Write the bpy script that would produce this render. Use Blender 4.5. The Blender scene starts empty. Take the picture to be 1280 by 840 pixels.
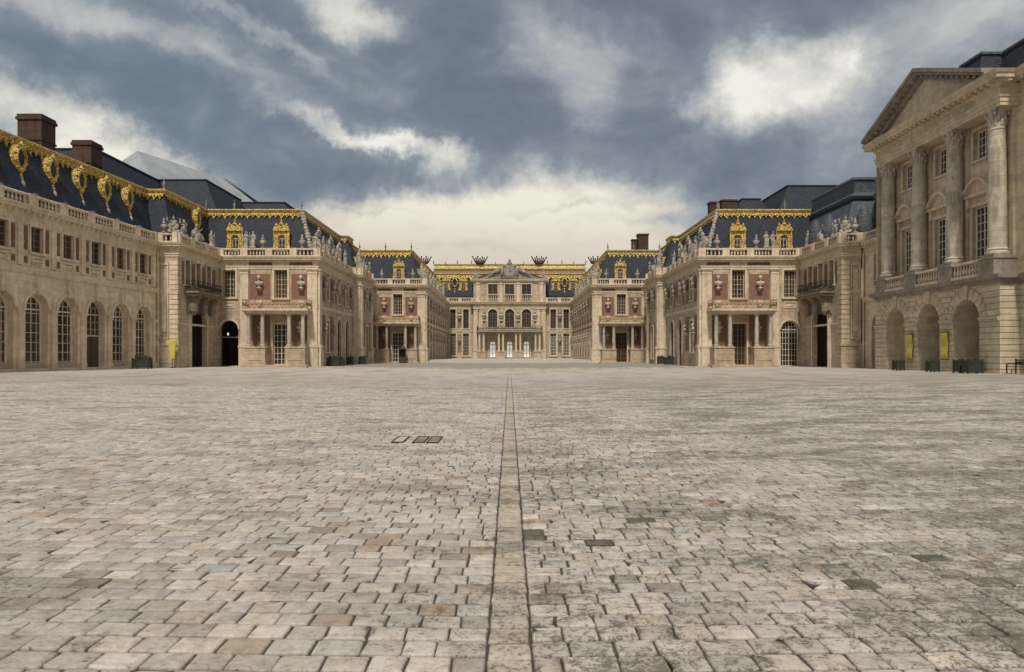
import bpy, bmesh, math, random
import numpy as np
from mathutils import Vector, Matrix
random.seed(7)
R = math.radians
C = bpy.context.scene.collection

# ------------------------------------------------------------------ materials
def nt(name):
    m = bpy.data.materials.new(name); m.use_nodes = True
    t = m.node_tree; t.nodes.clear()
    o = t.nodes.new('ShaderNodeOutputMaterial'); b = t.nodes.new('ShaderNodeBsdfPrincipled')
    t.links.new(b.outputs[0], o.inputs[0])
    return m, t, b

class G:
    """tiny helper for writing node graphs"""
    def __init__(s, t): s.t = t
    def n(s, typ, **kw):
        x = s.t.nodes.new(typ)
        for k, v in kw.items(): setattr(x, k, v)
        return x
    def put(s, sock, v):
        if isinstance(v, bpy.types.NodeSocket): s.t.links.new(v, sock)
        elif v is not None: sock.default_value = v
    def m(s, op, a, b=None, c=None, clamp=False):
        x = s.n('ShaderNodeMath', operation=op, use_clamp=clamp)
        s.put(x.inputs[0], a); s.put(x.inputs[1], b); s.put(x.inputs[2], c)
        return x.outputs[0]
    def v(s, op, a, b=None):
        x = s.n('ShaderNodeVectorMath', operation=op); s.put(x.inputs[0], a); s.put(x.inputs[1], b)
        return x.outputs[0]
    def mix(s, f, a, b, bt='MIX'):
        x = s.n('ShaderNodeMix', data_type='RGBA', blend_type=bt)
        s.put(x.inputs['Factor'], f); s.put(x.inputs[6], a); s.put(x.inputs[7], b)
        return x.outputs[2]
    def noise(s, vec, scale, detail=4, rough=.55, dist=0):
        x = s.n('ShaderNodeTexNoise'); s.put(x.inputs['Vector'], vec)
        x.inputs['Scale'].default_value = scale; x.inputs['Detail'].default_value = detail
        x.inputs['Roughness'].default_value = rough; x.inputs['Distortion'].default_value = dist
        return x.outputs[0]
    def ramp(s, f, stops, interp='LINEAR'):
        x = s.n('ShaderNodeValToRGB'); x.color_ramp.interpolation = interp
        e = x.color_ramp.elements
        while len(e) < len(stops): e.new(.5)
        for i, (p, c) in enumerate(stops):
            e[i].position = p; e[i].color = (c if len(c) == 4 else (*c, 1)) if hasattr(c, '__len__') else (c, c, c, 1)
        s.put(x.inputs[0], f); return x.outputs[0]
    def sep(s, v):
        x = s.n('ShaderNodeSeparateXYZ'); s.put(x.inputs[0], v); return x.outputs
    def comb(s, x_, y_, z_):
        x = s.n('ShaderNodeCombineXYZ'); s.put(x.inputs[0], x_); s.put(x.inputs[1], y_); s.put(x.inputs[2], z_); return x.outputs[0]
    def bump(s, h, strength=.3, dist=.02, normal=None):
        x = s.n('ShaderNodeBump'); s.put(x.inputs['Height'], h); x.inputs['Strength'].default_value = strength
        x.inputs['Distance'].default_value = dist; s.put(x.inputs['Normal'], normal); return x.outputs[0]
    def smooth(s, v, a, b):
        x = s.n('ShaderNodeMapRange', interpolation_type='SMOOTHSTEP'); s.put(x.inputs[0], v)
        x.inputs[1].default_value = a; x.inputs[2].default_value = b; return x.outputs[0]

def stone(name, col, col2, blocks=(.95, .43), mortar=.55, stain=.5, bumpy=.4):
    m, t, b = nt(name); g = G(t)
    geo = g.n('ShaderNodeNewGeometry'); P = geo.outputs['Position']
    x, y, z = g.sep(P)
    fu = g.m('ADD', x, y)
    big = g.noise(P, .35, 3, .6); mid = g.noise(P, 2.2, 6, .65); fine = g.noise(P, 14, 5, .7)
    streak = g.noise(g.comb(g.m('MULTIPLY', fu, 1.7), g.m('MULTIPLY', fu, .2), g.m('MULTIPLY', z, .16)), 1.6, 5, .65)
    c = g.mix(g.smooth(mid, .35, .7), (*col, 1), (*col2, 1))
    c = g.mix(g.m('MULTIPLY', g.smooth(big, .4, .7), .35), c, (col2[0]*.75, col2[1]*.74, col2[2]*.72, 1))
    if blocks:
        br = g.n('ShaderNodeTexBrick', offset=.5)
        g.put(br.inputs['Vector'], g.comb(fu, z, 0.0))
        br.inputs['Scale'].default_value = 1; br.inputs['Brick Width'].default_value = blocks[0]
        br.inputs['Row Height'].default_value = blocks[1]; br.inputs['Mortar Size'].default_value = .012
        br.inputs['Mortar Smooth'].default_value = .3; br.inputs['Bias'].default_value = 0
        br.inputs['Color1'].default_value = (.82, .82, .82, 1); br.inputs['Color2'].default_value = (1.1, 1.08, 1.04, 1)
        br.inputs['Mortar'].default_value = (mortar, mortar*.95, mortar*.9, 1)
        c = g.mix(.85, c, br.outputs[0], 'MULTIPLY')
    st = g.m('MULTIPLY', g.smooth(streak, .48, .72), stain)
    c = g.mix(st, c, (col2[0]*.38, col2[1]*.36, col2[2]*.34, 1))
    c = g.mix(g.m('MULTIPLY', g.smooth(fine, .55, .75), .25), c, (col2[0]*.5, col2[1]*.5, col2[2]*.48, 1))
    g.put(b.inputs['Base Color'], c); b.inputs['Roughness'].default_value = .88
    b.inputs['Specular IOR Level'].default_value = .25
    g.put(b.inputs['Normal'], g.bump(g.m('ADD', mid, g.m('MULTIPLY', fine, .5)), bumpy, .03))
    return m

def plain(name, col, rough=.6, metal=0, var=.25, scale=6, bumpy=.15, spec=.4, emit=None):
    m, t, b = nt(name); g = G(t)
    P = g.n('ShaderNodeNewGeometry').outputs['Position']
    n = g.noise(P, scale, 5, .6)
    c = g.mix(g.smooth(n, .35, .7), (*[min(1, k*(1+var)) for k in col], 1), (*[k*(1-var) for k in col], 1))
    g.put(b.inputs['Base Color'], c); b.inputs['Roughness'].default_value = rough
    b.inputs['Metallic'].default_value = metal; b.inputs['Specular IOR Level'].default_value = spec
    if bumpy: g.put(b.inputs['Normal'], g.bump(g.noise(P, scale*3, 4, .6), bumpy, .02))
    if emit:
        b.inputs['Emission Color'].default_value = (*emit[0], 1); b.inputs['Emission Strength'].default_value = emit[1]
    return m

def brickmat():
    m, t, b = nt('red_brick'); g = G(t)
    P = g.n('ShaderNodeNewGeometry').outputs['Position']; x, y, z = g.sep(P)
    br = g.n('ShaderNodeTexBrick'); g.put(br.inputs['Vector'], g.comb(g.m('ADD', x, y), z, 0.0))
    br.inputs['Scale'].default_value = 1; br.inputs['Brick Width'].default_value = .24; br.inputs['Row Height'].default_value = .075
    br.inputs['Mortar Size'].default_value = .008
    br.inputs['Color1'].default_value = (.27, .125, .085, 1); br.inputs['Color2'].default_value = (.185, .085, .058, 1)
    br.inputs['Mortar'].default_value = (.21, .16, .12, 1)
    c = g.mix(g.m('MULTIPLY', g.smooth(g.noise(P, 1.3, 5, .6), .4, .75), .5), br.outputs[0], (.13, .085, .062, 1))
    g.put(b.inputs['Base Color'], c); b.inputs['Roughness'].default_value = .9
    return m

def slatemat(name='blue_slate', a=(.013, .018, .030), b2=(.033, .041, .058)):
    m, t, b = nt(name); g = G(t)
    P = g.n('ShaderNodeNewGeometry').outputs['Position']; x, y, z = g.sep(P)
    br = g.n('ShaderNodeTexBrick'); g.put(br.inputs['Vector'], g.comb(g.m('ADD', x, y), z, 0.0))
    br.inputs['Scale'].default_value = 1; br.inputs['Brick Width'].default_value = .26; br.inputs['Row Height'].default_value = .16
    br.inputs['Mortar Size'].default_value = .012
    br.inputs['Color1'].default_value = (*a, 1); br.inputs['Color2'].default_value = (*b2, 1); br.inputs['Mortar'].default_value = (.012, .014, .018, 1)
    c = g.mix(g.m('MULTIPLY', g.smooth(g.noise(P, .8, 5, .65), .4, .75), .5), br.outputs[0], (a[0]*.7, a[1]*.7, a[2]*.65, 1))
    g.put(b.inputs['Base Color'], c); b.inputs['Roughness'].default_value = .6; b.inputs['Specular IOR Level'].default_value = .22
    g.put(b.inputs['Normal'], g.bump(br.outputs[1], .25, .01))
    return m

def goldmat(name='gilded_lead', c1=(.78, .55, .16), c2=(.20, .125, .04)):
    m, t, b = nt(name); g = G(t)
    P = g.n('ShaderNodeNewGeometry').outputs['Position']
    n = g.noise(P, 7, 6, .75); f = g.noise(P, 11, 4, .7)
    c = g.mix(g.smooth(n, .44, .60), (*c1, 1), (*c2, 1))
    g.put(b.inputs['Base Color'], c); b.inputs['Metallic'].default_value = .55
    b.inputs['Roughness'].default_value = .34
    g.put(b.inputs['Normal'], g.bump(f, .9, .12))
    return m

def glassmat(name, col, rough=.08):
    m, t, b = nt(name); g = G(t)
    oi = g.n('ShaderNodeObjectInfo').outputs['Random']
    c = g.ramp(oi, [(0, col), (.45, tuple(k*1.7 for k in col)), (.7, (.075, .04, .025)), (1, tuple(k*.6 for k in col))])
    g.put(b.inputs['Base Color'], c); b.inputs['Roughness'].default_value = rough
    P = g.n('ShaderNodeNewGeometry').outputs['Position']
    g.put(b.inputs['Normal'], g.bump(g.noise(P, 1.6, 2, .5), .12, .05))
    b.inputs['Specular IOR Level'].default_value = .35
    return m

M = dict(
    stone=stone('ashlar_stone', (.55, .445, .335), (.40, .31, .225)),
    smooth=stone('dressed_stone', (.70, .585, .44), (.52, .42, .31), blocks=None, stain=.4),
    cream=stone('cream_stone', (.74, .61, .455), (.58, .465, .34), blocks=(1.2, .5), mortar=.8, stain=.3),
    tuffeau=stone('yellow_stone', (.64, .545, .405), (.48, .405, .295), blocks=(1.3, .52), mortar=.75, stain=.3),
    column=stone('weathered_column_stone', (.60, .54, .44), (.42, .375, .30), blocks=(9, .9), mortar=.5, stain=.75),
    grey=stone('grey_weathered_stone', (.33, .29, .235), (.22, .19, .155), blocks=None, stain=.5),
    statue=stone('statue_stone', (.44, .40, .345), (.25, .225, .19), blocks=None, stain=.8, bumpy=.8),
    dark=stone('soiled_stone', (.27, .22, .165), (.17, .135, .10), blocks=None, stain=.4),
    buff=stone('brown_recess_stone', (.22, .135, .09), (.16, .10, .065), blocks=(.5, .2), mortar=.9, stain=.2),
    brick=brickmat(), slate=slatemat(),
    lead=slatemat('lead_sheet', (.06, .07, .088), (.11, .125, .15)),
    gold=goldmat(), palegold=goldmat('pale_gilding', (.66, .52, .22), (.24, .17, .07)),
    iron=plain('black_iron', (.025, .025, .025), .5, .3), giltiron=plain('gilded_ironwork', (.30, .21, .09), .45, .4, .6, 9),
    glass=glassmat('window_glass', (.022, .02, .017)),
    frame=plain('painted_window_wood', (.42, .34, .235), .6, 0, .12),
    brownframe=plain('brown_window_wood', (.20, .135, .08), .6, 0, .12),
    white=plain('white_painted_wood', (.62, .58, .5), .5, 0, .08),
    door=plain('dark_oak_door', (.055, .035, .022), .6, 0, .3),
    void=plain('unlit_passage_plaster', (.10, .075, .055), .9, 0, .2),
    chim=stone('chimney_brick', (.10, .06, .045), (.06, .04, .033), blocks=(.3, .1), mortar=.9, stain=.4),
    sheet=plain('grey_roof_sheeting', (.27, .29, .31), .8, 0, .12, .4, .05),
    yellow=plain('yellow_banner_cloth', (.50, .44, .07), .7, 0, .1, 2),
    lampglass=plain('lit_lantern_glass', (.9, .85, .7), .3, 0, 0, 5, 0, emit=((1, .9, .7), 1.0)),
    daylight_glow=plain('daylight_glow_glazing', (.6, .6, .55), .2, 0, .1, 5, 0, emit=((1, .96, .86), .42)),  # panes emit a glow standing in for daylight seen through the doors
    plant=plain('box_foliage', (.03, .045, .015), .8, 0, .5, 9, .6),
    planter=plain('green_black_planter_wood', (.03, .032, .026), .6, 0, .2),
    clock=plain('clock_enamel', (.30, .28, .25), .4, 0, .1),
)

# ------------------------------------------------------------------ mesh building
class MB:
    def __init__(s): s.v = []; s.f = []
    def add(s, vs, fs, flip=False):
        k = len(s.v); s.v += [tuple(p) for p in vs]
        s.f += [tuple(k+i for i in (reversed(q) if flip else q)) for q in fs]
    def mesh(s, name, mat, off=(0, 0, 0), smooth=False):
        me = bpy.data.meshes.new(name)
        ox, oy, oz = off
        me.from_pydata([(x-ox, y-oy, z-oz) for x, y, z in s.v], [], s.f)
        me.materials.append(M[mat] if isinstance(mat, str) else mat)
        if smooth: me.shade_smooth()
        me.update(); return me
    def build(s, name, mat, parent=None, smooth=False):
        if not s.v: return None
        off = rootloc(parent) if parent else (0, 0, 0)
        o = bpy.data.objects.new(name, s.mesh(name, mat, off, smooth)); C.objects.link(o)
        if parent: o.parent = parent
        return o

def rootloc(o):
    v = Vector((0, 0, 0))
    while o: v = v + o.location; o = o.parent
    return v

def tag(o, label=None, cat=None, group=None, kind=None):
    if label: o['label'] = label
    if cat: o['category'] = cat
    if group: o['group'] = group
    if kind: o['kind'] = kind
    return o

def root(name, loc, label, cat, group=None):
    o = bpy.data.objects.new(name, None); o.location = loc; o.empty_display_size = .5
    C.objects.link(o); return tag(o, label, cat, group)

class Fac:
    """facade frame: u to the right along the wall, d outward, z up; mir mirrors it across the court's axis"""
    def __init__(s, ox, oy, deg, mir=False): s.ox, s.oy, s.a, s.mir = ox, oy, R(deg), mir
    def p(s, u, d, z):
        c, n = math.cos(s.a), math.sin(s.a)
        x = s.ox + u*c + d*n; y = s.oy + u*n - d*c
        return (-x if s.mir else x, y, z)
    @property
    def rot(s): return -s.a if s.mir else s.a
    @staticmethod
    def between(a, b, mir=False):
        f = Fac(a[0], a[1], math.degrees(math.atan2(b[1]-a[1], b[0]-a[0])), mir)
        f.len = math.hypot(b[0]-a[0], b[1]-a[1]); return f

def add(mb, F, pts, faces): mb.add([F.p(*q) for q in pts], faces, F.mir)

BOXF = [(0, 1, 2, 3), (7, 6, 5, 4), (0, 4, 5, 1), (1, 5, 6, 2), (2, 6, 7, 3), (3, 7, 4, 0)]
def box(mb, F, u0, u1, d0, d1, z0, z1):
    # faces outward: front is d1
    pts = [(u0, d1, z0), (u1, d1, z0), (u1, d1, z1), (u0, d1, z1), (u0, d0, z0), (u1, d0, z0), (u1, d0, z1), (u0, d0, z1)]
    add(mb, F, pts, BOXF)

class Multi:
    """collects window surrounds, one mesh for each"""
    def __init__(s): s.p = []
    def new(s): s.p.append(MB())
    def add(s, *a):
        if not s.p: s.new()
        s.p[-1].add(*a)
    def build(s, name, mat, par):
        for m in s.p: m.build('window_surround', mat, par)

def lathe(mb, F, u, d, prof, n=12):
    """prof: (radius, z) from bottom up"""
    pts = []
    for r, z in prof:
        for k in range(n):
            t = 2*math.pi*k/n; pts.append((u+r*math.cos(t), d+r*math.sin(t), z))
    fs = []
    for i in range(len(prof)-1):
        for k in range(n):
            a = i*n+k; b = i*n+(k+1) % n
            fs.append((a, a+n, b+n, b))
    fs.append(tuple(range(n))); fs.append(tuple(reversed(range((len(prof)-1)*n, len(prof)*n))))
    add(mb, F, pts, fs)

NA = 12
def arcpts(uc, w, ztop, n=NA, r=None):
    r0 = w/2; zs = ztop-r0; r = r or r0
    return [(uc-r*math.cos(math.pi*k/n), zs+r*math.sin(math.pi*k/n)) for k in range(n+1)]

def wall(mb, F, u0, u1, z0, z1, holes=(), rv=.4, d=0.0, ends=False, th=1.2):
    """holes: (uc, w, za, zb, arched[, reveal])"""
    hs = []
    for h in holes:
        uc, w, za, zb, ar = h[:5]; hs.append((uc-w/2, uc+w/2, za, zb, ar, uc, w, h[5] if len(h) > 5 else rv))
    us = sorted({u0, u1, *[h[0] for h in hs], *[h[1] for h in hs]})
    zs = sorted({z0, z1, *[h[2] for h in hs], *[h[3] for h in hs]})
    us = [u for u in us if u0-1e-6 <= u <= u1+1e-6]; zs = [z for z in zs if z0-1e-6 <= z <= z1+1e-6]
    for i in range(len(us)-1):
        for j in range(len(zs)-1):
            cu, cz = (us[i]+us[i+1])/2, (zs[j]+zs[j+1])/2
            if any(h[0] < cu < h[1] and h[2] < cz < h[3] for h in hs): continue
            add(mb, F, [(us[i], d, zs[j]), (us[i+1], d, zs[j]), (us[i+1], d, zs[j+1]), (us[i], d, zs[j+1])], [(0, 1, 2, 3)])
    for a, b, za, zb, ar, uc, w, rr in hs:
        e = d-rr
        if ar:
            A = arcpts(uc, w, zb); n = len(A)-1; sp = zb-w/2
            for k in range(n):
                (p, q), (p2, q2) = A[k], A[k+1]
                cu = a if k < n/2 else b
                add(mb, F, [(cu, d, zb), (p, d, q), (p2, d, q2)], [(0, 1, 2)])
                add(mb, F, [(p, d, q), (p, e, q), (p2, e, q2), (p2, d, q2)], [(0, 1, 2, 3)])
            mid = A[n//2]
        else:
            sp = zb; add(mb, F, [(a, d, zb), (a, e, zb), (b, e, zb), (b, d, zb)], [(0, 1, 2, 3)])
        add(mb, F, [(a, d, za), (a, e, za), (a, e, sp), (a, d, sp)], [(0, 1, 2, 3)])
        add(mb, F, [(b, d, za), (b, d, sp), (b, e, sp), (b, e, za)], [(0, 1, 2, 3)])
        add(mb, F, [(a, d, za), (b, d, za), (b, e, za), (a, e, za)], [(0, 1, 2, 3)])
    if ends:
        e = d-th
        add(mb, F, [(u0, d, z0), (u0, d, z1), (u0, e, z1), (u0, e, z0)], [(0, 1, 2, 3)])
        add(mb, F, [(u1, d, z0), (u1, e, z0), (u1, e, z1), (u1, d, z1)], [(0, 1, 2, 3)])

def ring(mb, F, uc, w, za, ztop, t, d0, d1, jambs=True):
    """archivolt: band of width t round an arched opening, from d0 to d1"""
    if isinstance(mb, Multi): mb.new()
    n = NA; r = w/2; sp = ztop-r
    I = [(uc-r*math.cos(math.pi*k/n), sp+r*math.sin(math.pi*k/n)) for k in range(n+1)]
    O = [(uc-(r+t)*math.cos(math.pi*k/n), sp+(r+t)*math.sin(math.pi*k/n)) for k in range(n+1)]
    if jambs: I = [(uc-r, za)]+I+[(uc+r, za)]; O = [(uc-r-t, za)]+O+[(uc+r+t, za)]
    for k in range(len(I)-1):
        a, b, c, e = I[k], I[k+1], O[k+1], O[k]
        add(mb, F, [(a[0], d1, a[1]), (b[0], d1, b[1]), (c[0], d1, c[1]), (e[0], d1, e[1]),
                    (a[0], d0, a[1]), (b[0], d0, b[1]), (c[0], d0, c[1]), (e[0], d0, e[1])],
            [(0, 1, 2, 3), (3, 2, 6, 7), (1, 0, 4, 5)])

def rframe(mb, F, uc, w, za, zb, t, d0, d1, sill=True):
    if isinstance(mb, Multi): mb.new()
    box(mb, F, uc-w/2-t, uc-w/2, d0, d1, za, zb); box(mb, F, uc+w/2, uc+w/2+t, d0, d1, za, zb)
    box(mb, F, uc-w/2-t, uc+w/2+t, d0, d1+.015, zb, zb+t)
    if sill: box(mb, F, uc-w/2-t-.05, uc+w/2+t+.05, d0, d1+.08, za-.14, za)

# windows: a frame mesh (the part) and a pane (its sub-part), meshes shared between equal windows
WC = {}
def winmesh(w, h, ar, nx, ny, fmat, pmat, fw=.1, mw=.045):
    key = (round(w, 2), round(h, 2), ar, nx, ny, fmat, pmat, fw)
    if key in WC: return WC[key]
    F = Fac(0, 0, 0); f = MB(); p = MB(); r = w/2
    def top(x):
        if not ar: return h
        x = min(abs(x), r); return h-r+math.sqrt(max(0, r*r-x*x))
    if ar:
        sp = h-r
        box(f, F, -r, -r+fw, 0, .1, 0, sp); box(f, F, r-fw, r, 0, .1, 0, sp)
        ring(f, F, 0, w-2*fw, 0, h-fw, fw, 0, .1, False)
        pts = [(-r, .03, 0), (r, .03, 0)]+[(a, .03, b) for a, b in reversed(arcpts(0, w, h))]
        add(p, F, pts, [tuple(range(len(pts)))])
        box(f, F, -r+fw, r-fw, 0, .11, sp-.05, sp+.06)
    else:
        box(f, F, -r, -r+fw, 0, .1, 0, h); box(f, F, r-fw, r, 0, .1, 0, h); box(f, F, -r+fw, r-fw, 0, .1, h-fw, h)
        add(p, F, [(-r, .03, 0), (r, .03, 0), (r, .03, h), (-r, .03, h)], [(0, 1, 2, 3)])
    box(f, F, -r+fw, r-fw, 0, .1, 0, fw*1.4)
    for i in range(1, nx):
        x = -r+w*i/nx; m = mw*1.9 if (nx % 2 == 0 and i == nx//2) else mw
        box(f, F, x-m/2, x+m/2, 0, .08, fw*1.4, top(abs(x)+m/2)-fw)
    for j in range(1, ny):
        z = h*j/ny; hw = r-fw
        if ar and z > h-r: hw = math.sqrt(max(0, r*r-(z-h+r)**2))-fw
        if hw > .05: box(f, F, -hw, hw, 0, .07, z-mw/2, z+mw/2)
    WC[key] = (f.mesh('window_frame', fmat), p.mesh('window_pane', pmat)); return WC[key]

def window(F, par, u, d, z, w, h, ar=False, nx=4, ny=6, fmat='frame', pmat='glass', name='window', label=None, fw=.1):
    a, b = winmesh(w, h, ar, nx, ny, fmat, pmat, fw)
    o = bpy.data.objects.new(name, a); C.objects.link(o); o.parent = par
    o.location = Vector(F.p(u, d, z))-rootloc(par); o.rotation_euler.z = F.rot
    q = bpy.data.objects.new('pane', b); C.objects.link(q); q.parent = o
    if label: o['label'] = label
    return o

def each(name, mat, par, fn, smooth=False, label=None):
    mb = MB(); fn(mb); o = mb.build(name, mat, par, smooth)
    if label and o: o['label'] = label
    return o

def panel(F, par, u0, u1, z0, z1, mat='brick', d=.025, name='brick_panel'):
    return each(name, mat, par, lambda m: box(m, F, u0, u1, -.02, d, z0, z1))

def pilaster(F, par, u0, u1, z0, z1, ped=2.9, zb=0, d=.22, mat='smooth', cap=True):
    def fn(m):
        box(m, F, u0, u1, -.05, d, ped+.25, z1-(.55 if cap else 0))
        box(m, F, u0-.06, u1+.06, -.05, d+.08, ped+.1, ped+.25)
        if cap:
            box(m, F, u0-.04, u1+.04, -.05, d+.05, z1-.55, z1-.47)
            box(m, F, u0+.01, u1-.01, -.05, d+.01, z1-.47, z1-.2)
            box(m, F, u0-.08, u1+.08, -.05, d+.1, z1-.2, z1-.1); box(m, F, u0-.12, u1+.12, -.05, d+.15, z1-.1, z1)
        if ped > zb:
            box(m, F, u0-.1, u1+.1, -.05, d+.14, zb, ped-.12); box(m, F, u0-.16, u1+.16, -.05, d+.2, ped-.12, ped+.1)
    return each('pilaster', mat, par, fn)

# mitred sweeps along a plan path
def mitre(path, i):
    def nrm(a, b):
        dx, dy = b[0]-a[0], b[1]-a[1]; l = math.hypot(dx, dy); return (dy/l, -dx/l)
    n1 = nrm(path[i-1], path[i]) if i > 0 else None
    n2 = nrm(path[i], path[i+1]) if i < len(path)-1 else None
    if n1 is None: return n2
    if n2 is None: return n1
    k = 1+n1[0]*n2[0]+n1[1]*n2[1]
    return ((n1[0]+n2[0])/k, (n1[1]+n2[1])/k)

def offp(path, i, d, mir):
    m = mitre(path, i); x, y = path[i][0]+m[0]*d, path[i][1]+m[1]*d
    return (-x if mir else x, y)

def sweep(mb, path, i0, i1, prof, mir=False, caps=True):
    """profile (d, z) listed from the bottom outside up to the top"""
    rings = []
    for i in range(i0, i1+1):
        rings.append([(*offp(path, i, d, mir), z) for d, z in prof])
    n = len(prof)
    for a, b in zip(rings, rings[1:]):
        mb.add(a+b, [(k, n+k, n+k+1, k+1) for k in range(n-1)], mir)
    if caps:
        mb.add(rings[0], [tuple(range(n))], not mir); mb.add(rings[-1], [tuple(range(n))], mir)

CORN = [(-.02, 11.1), (.06, 11.1), (.06, 11.3), (.12, 11.32), (.12, 11.42), (.05, 11.45), (.05, 11.85), (.14, 11.9), (.2, 12.02),
        (.5, 12.06), (.5, 12.2), (.58, 12.24), (.64, 12.4), (-.9, 12.45)]
def cornice(par, path, i0, i1, mir=False, mat='smooth', prof=CORN, dent=(.2, .36, 11.88, 12.03)):
    mb = MB(); sweep(mb, path, i0, i1, prof, mir)
    for i in range(i0, i1):
        F = Fac.between(path[i], path[i+1], mir); n = int(F.len/.62)
        if dent and n > 1:
            for k in range(n):
                u = F.len*(k+.5)/n; box(mb, F, u-.11, u+.11, dent[0]-.2, dent[1], dent[2], dent[3])
    return mb.build('cornice', mat, par)

BAL = [(.08, 0), (.08, .04), (.045, .07), (.1, .2), (.085, .27), (.04, .46), (.07, .52), (.07, .56)]
def balustrade(par, path, i0, i1, mir=False, zb=12.45, inset=-.12, peds=3.4, mat='smooth', h=.92, name='balustrade', step=.34, solid=0):
    mb = MB()
    sweep(mb, path, i0, i1, [(inset+.12, zb-.02), (inset+.12, zb+.16), (inset-.22, zb+.16)], mir, False)
    sweep(mb, path, i0, i1, [(inset-.2, zb+h-.17), (inset+.13, zb+h-.17), (inset+.15, zb+h-.05), (inset+.1, zb+h), (inset-.2, zb+h), (inset-.2, zb+h-.17)], mir, False)
    for i in range(i0, i1):
        F = Fac.between(path[i], path[i+1], mir); L = F.len
        n = max(1, round(L/peds)); sg = L/n
        for k in range(n+1):
            u = k*sg
            if k == 0: u += .1
            if k == n: u -= .1
            box(mb, F, u-.38, u+.38, inset-.28, inset+.19, zb-.01, zb+h+.03)
        for k in range(n):
            a, b = k*sg+.5, (k+1)*sg-.5; m = max(1, int((b-a)/step))
            for j in range(m):
                u = a+(b-a)*(j+.5)/m
                lathe(mb, F, u, inset-.04, [(r*1.05, zb+.15+z*(h-.33)/.56) for r, z in BAL], 6)
    return mb.build(name, mat, par)

def goldcrest(par, path, i0, i1, d, z, mir=False, mat='gold', name='gilded_cresting', drop=.95, tooth=.62):
    mb = MB()
    sweep(mb, path, i0, i1, [(d-.1, z-.42), (d+.14, z-.42), (d+.16, z-.3), (d+.24, z-.22), (d+.3, z-.05), (d+.22, z+.05), (d-.1, z+.06)], mir)
    for i in range(i0, i1):
        a = offp(path, i, d, False); b = offp(path, i+1, d, False)
        F = Fac.between(a, b, mir); n = max(1, round(F.len/tooth)); w = F.len/n
        for k in range(n):
            u = (k+.5)*w; dz = drop*(1 if k % 2 else .78)
            zt = z-.4
            pts = [(u-w*.5, .13, zt), (u+w*.5, .13, zt), (u+w*.42, .2, zt-dz*.42), (u+w*.2, .24, zt-dz*.55), (u+w*.1, .3, zt-dz*.8),
                   (u, .3, zt-dz), (u-w*.1, .3, zt-dz*.8), (u-w*.2, .24, zt-dz*.55), (u-w*.42, .2, zt-dz*.42)]
            q = len(pts); bk = [(p[0], p[1]-.14, p[2]) for p in pts]
            add(mb, F, pts+bk, [tuple(range(q-1, -1, -1)), *[(j, (j+1) % q, q+(j+1) % q, q+j) for j in range(q)]])
            lathe(mb, F, u, .2, [(.02, zt-.36), (.13, zt-.26), (.15, zt-.18), (.1, zt-.05), (.02, zt)], 6)
    return mb.build(name, mat, par)

def finial(F, par, u, d, z, h=.9, mat='dark'):
    return each('finial', mat, par, lambda m: lathe(m, F, u, d, [(.1, z), (.14, z+.1*h), (.05, z+.2*h), (.16, z+.4*h), (.12, z+.55*h), (.04, z+.65*h), (.05, z+.85*h), (.01, z+h)], 8), True)

# ------------------------------------------------------------------ ground heights
def sm(t): t = min(1, max(0, t)); return t*t*(3-2*t)
def zg(x, y):
    c = .0148*min(abs(x), 33.8); l = .42*sm((y-58)/54)
    return c+l*(1-c/.5) if y > 58 else c

# ------------------------------------------------------------------ statues, urns, busts (one remeshed mesh of each kind)
def ell(mb, c, r, n=10, mseg=7, rot=None):
    vs = []; fs = []
    rm = Matrix.Rotation(rot[0], 3, rot[1]) if rot else None
    for i in range(mseg+1):
        t = math.pi*i/mseg
        for k in range(n):
            p = 2*math.pi*k/n; v = Vector((r[0]*math.sin(t)*math.cos(p), r[1]*math.sin(t)*math.sin(p), r[2]*math.cos(t)))
            if rm: v = rm @ v
            vs.append(tuple(v+Vector(c)))
    for i in range(mseg):
        for k in range(n):
            a = i*n+k; b = i*n+(k+1) % n; fs.append((a, a+n, b+n, b))
    mb.add(vs, fs)
def limb(mb, a, b, ra, rb, n=8):
    a, b = Vector(a), Vector(b); d = (b-a).normalized(); q = d.to_track_quat('Z', 'Y')
    vs = []
    for c, r in ((a, ra), (b, rb)):
        for k in range(n):
            t = 2*math.pi*k/n; vs.append(tuple(c+q @ Vector((r*math.cos(t), r*math.sin(t), 0))))
    mb.add(vs, [(k, (k+1) % n, n+(k+1) % n, n+k) for k in range(n)]+[tuple(reversed(range(n))), tuple(range(n, 2*n))])
    ell(mb, a, (ra, ra, ra), 8, 5); ell(mb, b, (rb, rb, rb), 8, 5)

def remeshed(mb, name, mat, vox):
    me = mb.mesh(name, mat); o = bpy.data.objects.new(name, me); C.objects.link(o)
    md = o.modifiers.new('r', 'REMESH'); md.mode = 'VOXEL'; md.voxel_size = vox; md.use_smooth_shade = True
    dg = bpy.context.evaluated_depsgraph_get(); dg.update()
    out = bpy.data.meshes.new_from_object(o.evaluated_get(dg)); out.name = name
    if not out.materials: out.materials.append(M[mat])
    bpy.data.objects.remove(o); bpy.data.meshes.remove(me)
    return out

def fig_head(m, c, s=1.0):
    x, y, z = c
    ell(m, (x, y, z), (.11*s, .13*s, .155*s)); ell(m, (x, y+.04*s, z+.06*s), (.13*s, .13*s, .12*s)); ell(m, (x, y-.13*s, z-.01), (.025*s, .03*s, .04*s), 6, 4)
    limb(m, (x, y, z-.12*s), (x, y+.02, z-.27*s), .06*s, .07*s)

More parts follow.
